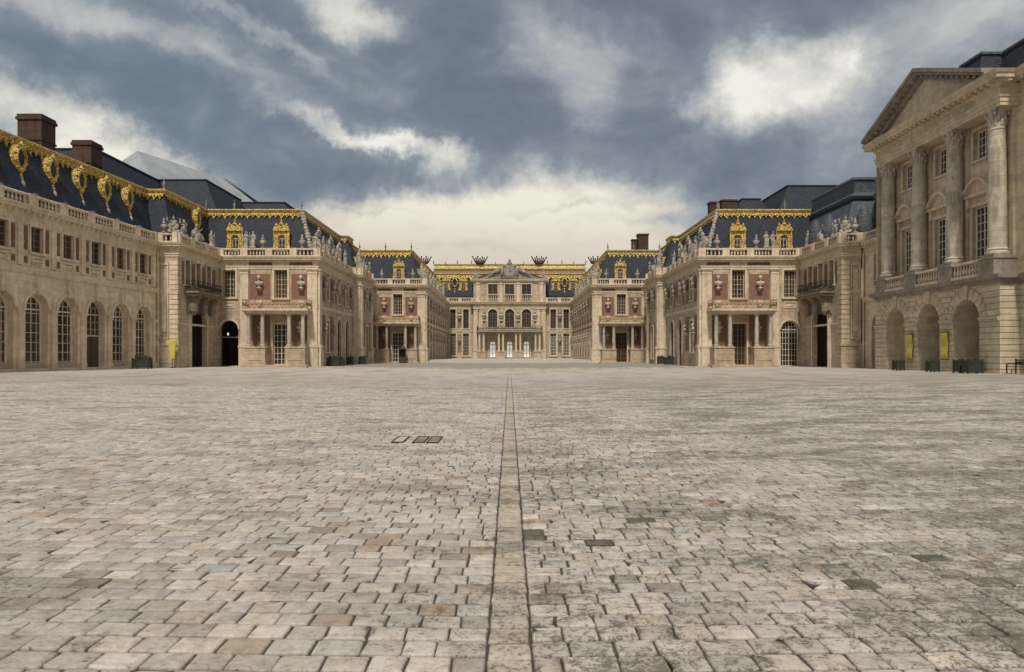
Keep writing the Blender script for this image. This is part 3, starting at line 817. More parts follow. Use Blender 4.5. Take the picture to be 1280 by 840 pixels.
# ------------------------------------------------------------------ FIRST PAVILIONS (nearest the camera)
def first_pavilion(mir):
    sg = 1 if mir else -1; side = 'right' if mir else 'left'
    par = root('brick_pavilion', (sg*26, 82, 0), ('brick and stone pavilion with columned porch, nearer of the two on the right' if mir else
               'brick and stone pavilion with columned porch, nearer of the two on the left'), 'building')
    F = Fac.between(LP[3], LP[4], mir); L = F.len; uc = 31.8-25.05
    holes, wf = front(par, F, uc, 3.55, LP, .45, door='brown' if mir else 'white')
    # arch bay next to the portal
    ua = 31.8-30.7; za = .4
    holes.append((ua, 2.0, za, 5.45, True, .5)); ring(wf, F, ua, 2.0, za, 5.45, .2, -.02, .09, False)
    if mir:
        window(F, par, ua, -.45, za+0, 2.0, 5.05, True, 6, 8, 'white', name='glazed_door', label='arched door with white glazing bars')
    else:
        tunnel(F, par, ua, 2.0, za, 5.45, 5, True, -.5)
        each('transom', 'dark', par, lambda m: box(m, F, ua-1, ua+1, -.45, -.3, 3.55, 3.7))
    upper_unit(F, par, holes, wf, ua, 1.35, 7.95, 10.95)
    each('spandrel_panel', 'smooth', par, lambda m: (rframe(m, F, ua, 1.1, 6.9, 7.4, .12, -.02, .06, False), box(m, F, ua-.67, ua+.67, -.02, .06, 6.8, 6.9), box(m, F, ua-.42, ua+.42, -.02, .04, 7.0, 7.3)))
    w = MB(); wall(w, F, 0, L, -.3, 12.1, holes); w.build('wall', 'stone', par); wf.build('window_surrounds', 'smooth', par)
    pilaster(F, par, 2.35, 3.25, .3, 11.1, 2.6, 0); pilaster(F, par, L-1.1, L-.02, .3, 11.1, 2.6, 0)
    # side facades along the court
    F1 = Fac.between(LP[4], LP[5], mir); holes = []; wf = Multi()
    pilaster(F1, par, .02, 1.0, .3, 11.1, 2.6, 0)
    for u in (4.2,): 
        upper_unit(F1, par, holes, wf, u, 1.3, 7.95, 11.0); upper_unit(F1, par, holes, wf, u, 1.3, 2.0, 5.6, 'brownframe')
        for a, b in ((1.5, 3.2), (5.2, 7.2)): panel(F1, par, a, b, 7.75, 10.6); panel(F1, par, a, b, 2.2, 6.2); place_bust(F1, par, (a+b)/2, 8.9)
        place_bust(F1, par, 2.35, 4.0); place_bust(F1, par, 6.2, 4.0)
    for u in (9.9, 14.4):
        upper_unit(F1, par, holes, wf, u, 1.3, 7.95, 11.0); holes.append((u, 1.9, .3, 6.1, True, .22)); ring(wf, F1, u, 1.9, .3, 6.1, .22, -.02, .1)
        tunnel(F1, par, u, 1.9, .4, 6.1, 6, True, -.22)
    for a, b in ((7.8, 8.8), (11.0, 11.7), (12.6, 13.3), (15.5, 17.2)): panel(F1, par, a, b, 7.75, 10.6)
    for u in (8.3, 12.15, 16.35): place_bust(F1, par, u, 8.9)
    w = MB(); wall(w, F1, 0, F1.len, -.3, 12.1, holes); w.build('wall', 'stone', par); wf.build('window_surrounds', 'smooth', par)
    # projecting bay
    F2 = Fac.between(LP[5], LP[6], mir); w = MB(); wall(w, F2, 0, F2.len, -.3, 12.1); 
    F3 = Fac.between(LP[6], LP[7], mir); holes = []; wf = Multi(); upper_unit(F3, par, holes, wf, 3.9, 1.5, 7.95, 11.0); upper_unit(F3, par, holes, wf, 3.9, 1.5, 1.2, 5.6, 'brownframe')
    for s in (1.9, 5.9): panel(F3, par, s-.6, s+.6, 7.75, 10.6); panel(F3, par, s-.6, s+.6, 2.2, 6.2); place_bust(F3, par, s, 8.9)
    wall(w, F3, 0, F3.len, -.3, 12.1, holes); F4 = Fac.between(LP[7], LP[8], mir); wall(w, F4, 0, F4.len, -.3, 12.1)
    w.build('wall', 'stone', par); wf.build('window_surrounds', 'smooth', par)
    pilaster(F2, par, .08, 1.05, .3, 11.1, 2.6, 0, .12); pilaster(F3, par, .02, 1.0, .3, 11.1, 2.6, 0, .16); pilaster(F3, par, 6.8, 7.75, .3, 11.1, 2.6, 0, .16)
    F5 = Fac.between(LP[8], LP[9], mir); holes = []; wf = Multi(); upper_unit(F5, par, holes, wf, 3.1, 1.3, 7.95, 11.0); upper_unit(F5, par, holes, wf, 3.1, 1.3, 2.0, 5.6, 'brownframe')
    for a, b in ((.7, 2.1), (4.1, 5.6)): panel(F5, par, a, b, 7.75, 10.6); panel(F5, par, a, b, 2.2, 6.2); place_bust(F5, par, (a+b)/2, 8.9); place_bust(F5, par, (a+b)/2, 4.0)
    w = MB(); wall(w, F5, 0, F5.len, -.3, 12.1, holes); w.build('wall', 'stone', par); wf.build('window_surrounds', 'smooth', par)
    band(par, LP, 4, 5, BAND(6.75, 7.15, .1), mir); band(par, LP, 8, 9, BAND(6.75, 7.15, .1), mir); 
    cornice(par, LP, 3, 9, mir); balustrade(par, LP, 3, 9, mir, peds=2.7)
    roof(par, LP, 3, 9, mir)
    goldcrest(par, LP, 3, 4, -2.45, 18.05, mir, drop=.7); goldcrest(par, LP, 4, 9, -2.45, 18.05, mir, 'palegold', drop=.7)
    dormer(F, par, 31.8-30.45, -1.05, 13.2, 1.9, 3.2); dormer(F, par, uc-.25, -1.05, 13.2, 1.9, 3.2)
    for u in (4.2, 9.9, 14.4): dormer(F1, par, u, -1.05, 13.2, 1.7, 2.9, 'statue')
    dormer(F3, par, 3.9, -1.05, 13.2, 1.7, 2.9, 'palegold'); 
    f = Fac.between(offp(LP, 3, -2.45, False), offp(LP, 4, -2.45, False), mir)
    finial(f, par, f.len, 0, 18.1, 1.1); finial(f, par, 3.2, 0, 18.1, 1.1)
    f = Fac.between(offp(LP, 4, -2.45, False), offp(LP, 5, -2.45, False), mir)
    # hip ornament running down the corner of the roof
    a = offp(LP, 4, -1.0, mir); b = offp(LP, 4, -2.45, mir)
    def hip(m):
        rr = random.Random(5)
        for k in range(14):
            t = k/13; c = (a[0]+(b[0]-a[0])*t, a[1]+(b[1]-a[1])*t, 13.4+4.5*t)
            ell(m, c, (.22+rr.random()*.14, .22+rr.random()*.14, .26), 7, 5)
    each('hip_ornament', 'statue', par, hip, True)
    if mir:
        for x, y, z1, s in ((24.3, 88, 19.9, .9), (27.3, 92, 21.0, 1.8)):
            G_ = Fac(x, y, 0); each('chimney', 'chim', par, lambda m: (box(m, G_, -s/2, s/2, -.6, .6, 18, z1-.2), box(m, G_, -s/2-.1, s/2+.1, -.7, .7, z1-.2, z1)))
first_pavilion(False); first_pavilion(True)

# ------------------------------------------------------------------ SECOND PAVILIONS and marble-court sides
def second_pavilion(mir):
    sg = 1 if mir else -1
    par = root('court_pavilion', (sg*17, 114, 0), ('brick pavilion at the mouth of the inner court, farther of the right pair' if mir else
               'brick pavilion at the mouth of the inner court, farther of the left pair'), 'building')
    F = Fac.between(LP[9], LP[10], mir); L = F.len; uc = 21-17.1; zf = .45
    holes, wf = front(par, F, uc, 3.1, LP, zf, door='brown' if mir else 'white')
    w = MB(); wall(w, F, 0, L, -.3, 12.1, holes); w.build('wall', 'stone', par); wf.build('window_surrounds', 'smooth', par)
    pilaster(F, par, L-1.15, L-.02, .3, 11.1, 2.6, 0); pilaster(F, par, .1, .75, .3, 11.1, 2.6, 0)
    F1 = Fac.between(LP[10], LP[11], mir); holes = []; wf = Multi(); L = F1.len; n = 8; sp = (L-1.6)/n
    pilaster(F1, par, .02, 1.0, .3, 11.1, 2.6, 0)
    for k in range(n):
        u = 1.4+sp*(k+.5)
        upper_unit(F1, par, holes, wf, u, 1.5, 7.7, 11.0); upper_unit(F1, par, holes, wf, u, 1.5, 1.2, 5.7)
        v = u+sp/2
        for s in (-1, 1):
            pass
        for z in (8.9, 4.0): place_bust(F1, par, v, z, .34)
        for zb_ in (8.6, 3.7): each('bracket', 'smooth', par, lambda m: (box(m, F1, v-.28, v+.28, 0, .42, zb_, zb_+.22), box(m, F1, v-.2, v+.2, 0, .3, zb_-.3, zb_)))
    w = MB(); wall(w, F1, 0, L, -.3, 12.1, holes); w.build('wall', 'brick', par); wf.build('window_surrounds', 'smooth', par)
    for k in range(n):
        v = 1.4+sp*(k+1); each('stone_strip', 'smooth', par, lambda m: box(m, F1, v-.4, v+.4, -.02, .06, .3, 11.1))
    band(par, LP, 10, 11, BAND(6.4, 6.8, .14), mir)
    cornice(par, LP, 9, 11, mir); balustrade(par, LP, 9, 11, mir, peds=2.7)
    roof(par, LP, 9, 11, mir); goldcrest(par, LP, 9, 10, -2.45, 18.05, mir, 'palegold' if mir else 'gold'); goldcrest(par, LP, 10, 11, -2.45, 18.05, mir, 'palegold')
    dormer(F, par, uc, -1.05, 13.2, 1.9, 3.1, 'palegold')
    for k in range(0, n): dormer(F1, par, 1.4+sp*(k+.5), -1.05, 13.2, 1.7, 2.8, 'palegold')
    f = Fac.between(offp(LP, 9, -2.45, False), offp(LP, 10, -2.45, False), mir)
    for u in (0, f.len*.5, f.len): finial(f, par, u, 0, 18.1, 1.2)
    if mir:
        G_ = Fac(21.6, 120.0, 0)
        each('chimney', 'chim', par, lambda m: (box(m, G_, -.75, .9, -.8, .8, 17, 21.1), box(m, G_, -.85, 1.0, -.9, .9, 21.1, 21.35)))
        each('chimney', 'chim', par, lambda m: (box(m, G_, -1.7, -.9, -.5, .5, 17, 20.3), box(m, G_, -1.78, -.82, -.6, .6, 20.3, 20.5)))
second_pavilion(False); second_pavilion(True)

# ------------------------------------------------------------------ CENTRAL BLOCK
def central():
    par = root('central_palace', (0, 150, 0), 'central palace front with clock pediment, gilded roof bands and three glowing arched doors', 'building')
    base = .95
    for mir in (False, True):
        F = Fac.between(LP[11], LP[12], mir); holes = []; wf = Multi()
        for u in (1.35, 4.0):
            upper_unit(F, par, holes, wf, u, 1.15, 7.1, 11.0, 'brownframe', 7, 2); upper_unit(F, par, holes, wf, u, 1.25, 1.5, 6.1, 'white' if mir else 'frame', 7, 4)
        w = MB(); wall(w, F, 0, F.len, 0, 12.1, holes, th=3); w.build('wall', 'stone', par); wf.build('window_surrounds', 'smooth', par)
        for u in (2.68,):
            panel(F, par, u-.4, u+.4, 7.3, 10.8, 'dark'); place_bust(F, par, u, 9.0); panel(F, par, u-.4, u+.4, 2.2, 5.9, 'dark'); place_bust(F, par, u, 4.2)
        F2 = Fac.between(LP[12], LP[13], mir); w = MB(); wall(w, F2, 0, 1, 0, 12.1); w.build('wall', 'stone', par)
    F = Fac(-7.35, 149, 0); holes = []; wf = Multi(); c = 7.35
    for k in (-1, 0, 1):
        u = c+k*3.42
        holes.append((u, 1.9, 7.3, 11.0, True)); ring(wf, F, u, 1.9, 7.3, 11.0, .22, -.02, .1); window(F, par, u, -.38, 7.3, 1.9, 3.7, True, 4, 6, 'brownframe', name='arched_window')
        holes.append((u, 1.3, 1.1, 4.5, True)); ring(wf, F, u, 1.3, 1.1, 4.5, .2, -.02, .08)
        window(F, par, u, -.38, 1.1, 1.3, 3.4, True, 2, 4, 'brownframe', 'daylight_glow', name='glazed_door', label='arched door with panes made to glow like daylight from beyond')
    for u in (c-1.71, c+1.71, c-5.2, c+5.2): place_bust(F, par, u, 9.0, .3); each('bracket', 'smooth', par, lambda m: box(m, F, u-.3, u+.3, 0, .35, 8.6, 8.85))
    w = MB(); wall(w, F, 0, 14.7, 0, 12.1, holes); w.build('wall', 'stone', par); wf.build('window_surrounds', 'smooth', par)
    for u in (.1, 1.15, 12.75, 13.8): pilaster(F, par, u, u+.8, .9, 11.1, 7.0 if 1 < u < 13 else 2.6, .9, .2)
    # balcony on paired columns
    dep = 2.4
    for x in (-5.6, -1.72, 1.72, 5.6):
        each('plinth', 'stone', par, lambda m: (box(m, F, c+x-.85, c+x+.85, .9, dep+.1, .9, 2.3), box(m, F, c+x-.92, c+x+.92, .85, dep+.18, 2.3, 2.45)))
        for s in (-.42, .42):
            u = c+x+s
            each('column', 'smooth', par, lambda m: (box(m, F, u-.28, u+.28, dep-.6, dep-.04, 2.45, 2.6), lathe(m, F, u, dep-.32, [(.25, 2.6), (.25, 2.7), (.21, 2.76), (.22, 3.8), (.18, 5.7), (.25, 5.85)], 12), box(m, F, u-.28, u+.28, dep-.6, dep-.04, 5.85, 6.0)))
    each('balcony_slab', 'grey', par, lambda m: (box(m, F, c-6.5, c+6.5, .1, dep+.05, 6.0, 6.25), box(m, F, c-6.7, c+6.7, .1, dep+.25, 6.25, 6.5)))
    railing(F, par, c-6.5, c+6.5, dep+.1, 6.5, 7.5, dep, 'iron')
    # attic storey with the clock
    F = Fac(-7.35, 149.3, 0); holes = []; wf = Multi()
    for k in (-1, 0, 1): upper_unit(F, par, holes, wf, c+k*3.42, 1.95, 12.9, 16.15, 'brownframe', 4, 2)
    w = MB(); wall(w, F, 0, 14.7, 12.45, 16.7, holes, d=-.4, ends=True, th=6); 
    w.build('attic_wall', 'stone', par)
    F = Fac(-7.35, 149.7, 0); wf = Multi()
    for k in (-1, 0, 1): rframe(wf, F, c+k*3.42, 1.95, 12.9, 16.15, .2, -.45, .1, False)
    wf.build('window_surrounds', 'smooth', par)
    for u in (2.35, 12.35, 5.63, 9.07): each('attic_panel', 'dark', par, lambda m: box(m, F, u-.28, u+.28, -.41, -.37, 13.3, 15.9))
    for u in (.9, 5.6, 9.1, 13.8):
        each('pilaster', 'smooth', par, lambda m: (box(m, F, u-.35, u+.35, 0, .2, 12.7, 16.1), box(m, F, u-.45, u+.45, 0, .3, 16.1, 16.4), box(m, F, u-.45, u+.45, 0, .3, 12.45, 12.75)))
    AP = [(-7.35, 153.0), (-7.35, 149.7), (7.35, 149.7), (7.35, 153)]
    mb = MB(); sweep(mb, AP, 0, 3, [(-.02, 16.45), (.1, 16.45), (.15, 16.65), (.45, 16.8), (.5, 17.05), (-1, 17.1)]); mb.build('attic_cornice', 'smooth', par)
    for k in (-1, 0, 1):
        Fb = Fac(-7.35+c+k*3.42-1.1, 149.3, 0)
        def bl(m):
            box(m, Fb, 0, 2.2, -.1, .12, 13.9, 14.05)
            for j in range(6): lathe(m, Fb, .2+j*.36, 0, [(r, 12.55+z*2.35) for r, z in BAL], 6)
        each('attic_balustrade', 'smooth', par, bl)
    # curved pediment shoulders + clock
    def ped(m):
        for s in (-1, 1):
            n = 10; P = [(7.35+s*(6.6-5.2*k/n), 17.1+1.35*sm(k/n)+.25*math.sin(k/n*math.pi)) for k in range(n+1)]
            for (a, b), (a2, b2) in zip(P, P[1:]):
                q = sorted(((a, b), (a2, b2)))
                (x0, h0), (x1, h1) = q
                pts = [(x0, .25, 17.05), (x1, .25, 17.05), (x1, .25, h1+.35), (x0, .25, h0+.35), (x0, -.9, 17.05), (x1, -.9, 17.05), (x1, -.9, h1+.35), (x0, -.9, h0+.35)]
                add(m, F, pts, [(0, 1, 2, 3), (7, 6, 5, 4), (3, 2, 6, 7)])
                pts = [(x0, .25, h0+.1), (x1, .25, h1+.1), (x1, .5, h1+.4), (x0, .5, h0+.4), (x1, -.4, h1+.42), (x0, -.4, h0+.42)]
                add(m, F, pts, [(0, 1, 2, 3), (3, 2, 4, 5)])
        box(m, F, 5.7, 9.0, -.9, .35, 17.1, 19.1)
    each('pediment', 'grey', par, ped)
    def ck(m):
        n = 24; cz = 18.6
        for r0, r1, da, db in ((1.02, 1.35, .62, .5), (1.35, 1.5, .5, .2)):
            vs = [(c+r*math.cos(2*math.pi*k/n), d_, cz+r*math.sin(2*math.pi*k/n)) for r, d_ in ((r0, da), (r1, db)) for k in range(n)]
            add(m, F, vs, [(k, n+k, n+(k+1) % n, (k+1) % n) for k in range(n)])
        box(m, F, c-1.7, c+1.7, -.5, .45, 17.3, 17.55)
        ell(m, (0, 149.3, 20.3), (.5, .3, .45)); ell(m, (0, 149.3, 20.85), (.25, .2, .25))
        for s in (-1, 1): ell(m, (s*1.55, 149.2, 18.6), (.3, .3, .9)); ell(m, (s*1.1, 149.25, 19.8), (.45, .28, .35))
    o = each('clock_surround', 'grey', par, ck)
    def face(m):
        n = 24; add(m, F, [(c+1.05*math.cos(2*math.pi*k/n), .6, 18.6+1.05*math.sin(2*math.pi*k/n)) for k in range(n)], [tuple(reversed(range(n)))])
        add(m, F, [(c+1.05*math.cos(2*math.pi*k/n), .6, 18.6+1.05*math.sin(2*math.pi*k/n)) for k in range(n)], [tuple(range(n))]) if False else None
    fc = each('clock_face', 'clock', o, face)
    def hands(m):
        for k in range(12):
            t = math.pi*k/6; a, b = math.sin(t), math.cos(t); x0, z0 = c+a*.86, 18.6+b*.86
            box(m, F, x0-.05, x0+.05, .62, .64, z0-.05, z0+.05)
        box(m, F, c-.035, c+.035, .64, .67, 18.55, 19.35); box(m, F, c-.035, c+.5, .67, .7, 18.56, 18.64)
    each('clock_hands', 'iron', fc, hands)
    # reclining figures either side of the clock belong to the pediment carving
    for s in (-1, 1):
        def rec(m):
            ell(m, (s*2.6, 149.2, 18.7), (.75, .32, .38), rot=(.35*s, 'Y')); ell(m, (s*2.05, 149.15, 19.2), (.3, .26, .42)); ell(m, (s*1.95, 149.1, 19.75), (.17, .18, .2))
            limb(m, (s*2.9, 149.1, 18.5), (s*3.7, 149.0, 18.35), .2, .14); limb(m, (s*3.7, 149.0, 18.35), (s*4.3, 149.0, 18.05), .14, .1); limb(m, (s*2.1, 149.0, 19.4), (s*2.5, 148.9, 19.0), .1, .08)
        me = MB(); rec(me); mesh = remeshed(me, 'reclining_figure', 'statue', .06)
        o = bpy.data.objects.new('reclining_figure', mesh); C.objects.link(o); o.parent = par; o.location = -rootloc(par)
    for i0, i1 in ((11, 15),): cornice(par, LPM, 11, 16, False)
    balustrade(par, LPM, 11, 12, False, peds=2.7); balustrade(par, LPM, 15, 16, False, peds=2.7)
    band(par, LP, 11, 12, BAND(6.4, 6.8, .12)); band(par, LP, 11, 12, BAND(6.4, 6.8, .12), True)
    # roof with its two gilded bands
    RP = [(-24, 175), (-18.2, 175), (-18.2, 152.2), (18.2, 152.2), (18.2, 175)]
    RP = RP[1:]
    mb = MB(); sweep(mb, RP, 0, 3, [(0, 12.42), (-.3, 14.0), (-1.6, 17.6), (-1.6, 18.6), (-2.6, 19.0), (-2.6, 20.6), (-6, 21.0), (-9, 21.0)]); mb.build('roof', 'slate', par)
    # slate between court ends and roof base
    goldcrest(par, RP, 0, 3, -1.6, 18.75, mat='palegold', drop=1.5, tooth=1.15)
    def gb(m):
        sweep(m, RP, 0, 3, [(-2.5, 19.5), (-2.3, 19.55), (-2.2, 19.8), (-2.35, 20.5), (-2.2, 20.65), (-2.2, 20.8), (-3, 20.9)])
    each('gilded_ridge_band', 'palegold', par, gb)
    mb = MB(); sweep(mb, RP, 0, 3, [(-1.7, 18.75), (-1.55, 18.8), (-2.45, 19.5), (-2.6, 19.5)]); mb.build('copper_gutter', plain('russet_copper', (.22, .13, .07), .6, .2), par)
    Fr = Fac(-18.2, 152.2, 0)
    for x in (-13.2, -9.6, 9.6, 13.2, -16.5, 16.5):
        dormer(Fr, par, 18.2+x, -.7, 15.0, 1.9, 2.9, 'gold' if abs(x) == 9.6 else 'palegold')
    for x in (-11.4, 11.4, -15, 15): oeil(Fr, par, 18.2+x, -.9, 15.4, 1.3, 2.4, 'palegold')
    for x in (-16, -13.5, -11, -8, -3, 3, 8, 11, 13.5, 16): finial(Fr, par, 18.2+x, -2.6, 20.8, 1.0 if int(x*2) % 3 else .6)
    # crown shaped ridge ornaments
    for x in (-6.2, 6.2, -18.0, 18.0):
        def cr(m):
            rr = random.Random(int(x)); ell(m, (x, 154.4, 21.0), (.95, .45, .35))
            for k in range(7):
                t = R(-27+9*k); h = (1.5 if k % 2 == 0 else 1.05)+rr.uniform(-.1, .15); bx_ = x+(k-3)*.27; ex, ez = bx_+math.sin(t)*h, 21.0+math.cos(t)*h
                h *= .85; ez = 21+math.cos(t)*h; limb(m, (bx_, 154.4, 21.0), (ex, 154.4, ez), .18, .1); ell(m, (ex, 154.4, ez+.05), (.17, .15, .2), 6, 4)
        each('crown_ornament', 'chim', par, cr, True)
central()

# ------------------------------------------------------------------ COLUMNED PAVILION on the right
def gabriel():
    X = 32.0; Y0, Y1 = 48.0, 64.2; Lg = Y1-Y0
    par = root('columned_pavilion', (X, 56, 0), 'tall stone pavilion with pediment, four giant columns and rusticated arcade at the right edge', 'building')
    # frame facing -X : u runs toward the viewer
    F = Fac(X, Y1, -90)
    au = [Y1-60.95, Y1-56.15, Y1-51.5]; w_ = 2.95
    holes = [(u, w_, .2, 5.55, True, 3.0) for u in au]
    w = MB(); wall(w, F, 0, Lg, -.3, 6.5, holes); w.build('arcade_wall', 'tuffeau', par)
    sp = 5.55-w_/2; r2 = w_/2+.75
    def rust(m):
        z = .35; h = .40; gap = .045
        while z < 6.3:
            z1 = min(z+h, 6.42)
            if 3.9 < z < 4.25: z = 4.3; continue
            segs = [(-.06, Lg+.0)]
            for u in au:
                if z < sp: hw = w_/2
                else:
                    dz = max(0, z-sp); hw = math.sqrt(r2*r2-dz*dz) if dz < r2 else 0
                if hw > 0:
                    ns = []
                    for a, b in segs:
                        if u-hw > a and u+hw < b: ns += [(a, u-hw), (u+hw, b)]
                        else: ns.append((a, b))
                    segs = ns
            for a, b in segs: box(m, F, a, b, -.01, .07, z, z1-gap)
            z += h
        n = 11
        for u in au:   # voussoirs
            for k in range(n):
                t0 = math.pi*(k+.06)/n; t1 = math.pi*(k+.94)/n; ro = r2 + (.28 if k == n//2 else 0)
                P = [(u-r*math.cos(t), sp+r*math.sin(t)) for r, t in ((w_/2, t0), (w_/2, t1), (ro, t1), (ro, t0))]
                dd = .14 if k == n//2 else .075
                add(m, F, [(a, dd, b) for a, b in P]+[(a, -.01, b) for a, b in P], [(0, 1, 2, 3), (1, 0, 4, 5), (2, 1, 5, 6), (3, 2, 6, 7), (0, 3, 7, 4)])
    each('rusticated_courses', 'tuffeau', par, rust)
    def imp(m):
        edges = [-.06]+[e for u in au for e in (u-w_/2, u+w_/2)]+[Lg]
        for a, b in zip(edges[::2], edges[1::2]): box(m, F, a, b, -.01, .14, 3.92, 4.06); box(m, F, a, b, -.01, .2, 4.06, 4.2)
    each('impost_course', 'tuffeau', par, imp)
    for u in au:
        window(F, par, u, -2.98, .45, 2.9, 5.05, True, 4, 6, 'white', name='glazed_door')
        each('arch_reveal_base', 'tuffeau', par, lambda m: (box(m, F, u-w_/2, u-w_/2+.06, -2.1, .0, .3, 1.2), box(m, F, u+w_/2-.06, u+w_/2, -2.1, .0, .3, 1.2)))
    # balcony level
    GP = [(40, Y1), (X, Y1), (X, Y0), (33.3, Y0), (33.3, 30.0)]
    # path runs so that the outside is on its right: from far side round to the near wing
    GP = [(40, Y1), (X, Y1), (X, Y0), (33.3, Y0), (33.3, 30.0)]
    inv = [(x, y) for x, y in GP]
    def sw(name, mat, i0, i1, prof):
        mb = MB(); sweep(mb, inv, i0, i1, prof, False); return mb.build(name, mat, par)
    sw('balcony_cornice', 'grey', 0, 4, [(-.02, 6.4), (.12, 6.42), (.16, 6.6), (.45, 6.7), (.5, 6.95), (-3.0, 7.0)])
    def sidebits(m):
        G_ = Fac(X, Y0, 0)   # return facing the camera
        wall(m, G_, 0, 1.3, -.3, 6.5, th=.5)
        z = .35
        while z < 6.2: box(m, G_, -.07, 1.3, -.01, .07, z, z+.355); z += .4
    each('return_wall', 'tuffeau', par, sidebits)
    # near wing
    W = Fac(33.3, Y0, -90); hs = []; wf = Multi()
    hs.append((2.0, 2.6, .3, 5.5, True, .6)); hs.append((6.6, 2.6, .3, 5.5, True, .6)); hs.append((11.2, 2.6, .3, 5.5, True, .6))
    for u in (2.0, 6.6, 11.2):
        hs.append((u, 1.6, 8.2, 12.0, False)); hs.append((u, 1.5, 15.4, 17.5, False))
        window(W, par, u, -.38, 8.2, 1.6, 3.8, False, 4, 6, 'white'); window(W, par, u, -.38, 15.4, 1.5, 2.1, False, 4, 4, 'white')
        window(W, par, u, -.58, .4, 2.6, 5.1, True, 4, 6, 'white', name='arched_window')
        rframe(wf, W, u, 1.6, 8.2, 12.0, .25, -.02, .12); rframe(wf, W, u, 1.5, 15.4, 17.5, .2, -.02, .1)
        box(wf, W, u-1.4, u+1.4, -.02, .45, 12.9, 13.1); box(wf, W, u-1.2, u-.9, -.02, .35, 12.2, 12.9); box(wf, W, u+.9, u+1.2, -.02, .35, 12.2, 12.9)
        add(wf, W, [(u-1.5, .5, 13.1), (u+1.5, .5, 13.1), (u, .5, 14.0), (u-1.5, 0, 13.1), (u+1.5, 0, 13.1), (u, 0, 14.0)], [(0, 1, 2), (0, 2, 5, 3), (2, 1, 4, 5), (1, 0, 3, 4)])
    ww = MB(); wall(ww, W, 0, 18, -.3, 18.0, hs, th=1); ww.build('wing_wall', 'tuffeau', par)
    def wr(m):
        z = .35
        while z < 6.2:
            for a, b in ((.02, .68), (3.32, 5.28), (7.92, 9.88), (12.52, 18)): box(m, W, a, b, -.01, .06, z, z+.355)
            z += .4
    each('rusticated_courses', 'tuffeau', par, wr)
    # upper recessed wall behind the columns
    bx = 1.3; U = Fac(X+bx, Y1, -90); hs = []; wf = Multi()
    for k, u in enumerate(au):
        u -= .45
        hs.append((u, 1.8, 8.1, 12.2, False)); hs.append((u, 1.6, 15.5, 17.6, False))
        window(U, par, u, -.3, 8.1, 1.8, 4.1, False, 4, 7, 'white'); window(U, par, u, -.38, 15.5, 1.6, 2.1, False, 4, 4, 'white')
        rframe(wf, U, u, 1.8, 8.1, 12.2, .25, -.02, .12); rframe(wf, U, u, 1.6, 15.5, 17.6, .22, -.02, .1)
        for s in (-1.15, 1.15): box(wf, U, u+s-.14, u+s+.14, 0, .32, 12.2, 12.9)
        box(wf, U, u-1.45, u+1.45, 0, .42, 12.9, 13.08)
        if True:  # segmental hood
            n = 8; P = [(u-1.5+3.0*j/n, 13.08+.95*math.sin(math.pi*j/n)) for j in range(n+1)]
            for (a, b), (a2, b2) in zip(P, P[1:]):
                add(wf, U, [(a, .5, b), (a2, .5, b2), (a2, .5, b2+.2), (a, .5, b+.2), (a, 0, b), (a2, 0, b2), (a2, 0, b2+.2), (a, 0, b+.2)], [(0, 1, 2, 3), (3, 2, 6, 7), (1, 0, 4, 5)])
            pts = [(a, .15, b) for a, b in P]; add(wf, U, pts+[(u, .15, 13.08)], [(j+1, j, len(pts)) for j in range(n)])
    ww = MB(); wall(ww, U, 0, Lg, 6.9, 18.05, hs); ww.build('upper_wall', 'tuffeau', par)
    wf.build('window_surrounds', 'smooth', par)
    each('pier_pilasters', 'tuffeau', par, lambda m: [box(m, U, a, b, -.02, .22, 7.0, 18.0) for a, b in ((.3, 1.5), (5.2, 6.3), (9.9, 11.0), (14.6, 15.84))])
    # columns on pedestals
    for yc in (63.15, 58.45, 53.75, 49.05):
        u = Y1-yc
        def col(m):
            prof = [(.7, 8.35), (.72, 8.5), (.6, 8.58), (.66, 8.68), (.58, 8.78)]
            for k in range(9):
                t = k/8; z = 8.82+t*7.75; r = .57-.09*t**1.8
                prof += [(r, z), (r, z+.9)] if k < 8 else [(r, z)]
            prof += [(.53, 16.65), (.48, 16.7), (.47, 16.85)]
            lathe(m, F, u, -.5, prof, 24)
        def pedm(m):
            box(m, F, u-.75, u+.75, -1.4, .22, 7.0, 8.05); box(m, F, u-.82, u+.82, -1.4, .29, 8.05, 8.2); box(m, F, u-.66, u+.66, -1.15, .16, 8.2, 8.36); box(m, F, u-.82, u+.82, -1.4, .29, 6.98, 7.2)
        def capi(m):
            lathe(m, F, u, -.5, [(.46, 16.85), (.47, 17.0), (.48, 17.4), (.55, 17.72), (.57, 17.8)], 16)
            for row, (zz, rr, hh) in enumerate(((16.88, .47, .40), (17.2, .5, .42))):
                for k in range(8):
                    t = math.pi*(k+.5*row)/4; a, b = u+rr*math.cos(t), -.5+rr*math.sin(t)
                    lathe(m, F, a, b, [(.07, zz), (.1, zz+hh*.5), (.13, zz+hh*.82), (.07, zz+hh)], 6)
            for a in (-1, 1):
                for b in (-1, 1): lathe(m, F, u+a*.46, -.5+b*.46, [(.05, 17.5), (.12, 17.64), (.1, 17.78)], 8)
            box(m, F, u-.6, u+.6, -1.1, .1, 17.8, 17.98)
        o = each('column', 'column', par, col, False); capo = each('capital', 'column', o, capi); each('pedestal', 'grey', o, pedm)
    # balustrades between the pedestals
    for u in au:
        def bl(m):
            box(m, F, u-1.6, u+1.6, -.2, .2, 7.0, 7.18); box(m, F, u-1.6, u+1.6, -.2, .22, 7.98, 8.15)
            for j in range(9): lathe(m, F, u-1.35+j*.337, 0, [(r*1.15, 7.16+z*1.48) for r, z in BAL], 8)
        each('balustrade', 'smooth', par, bl)
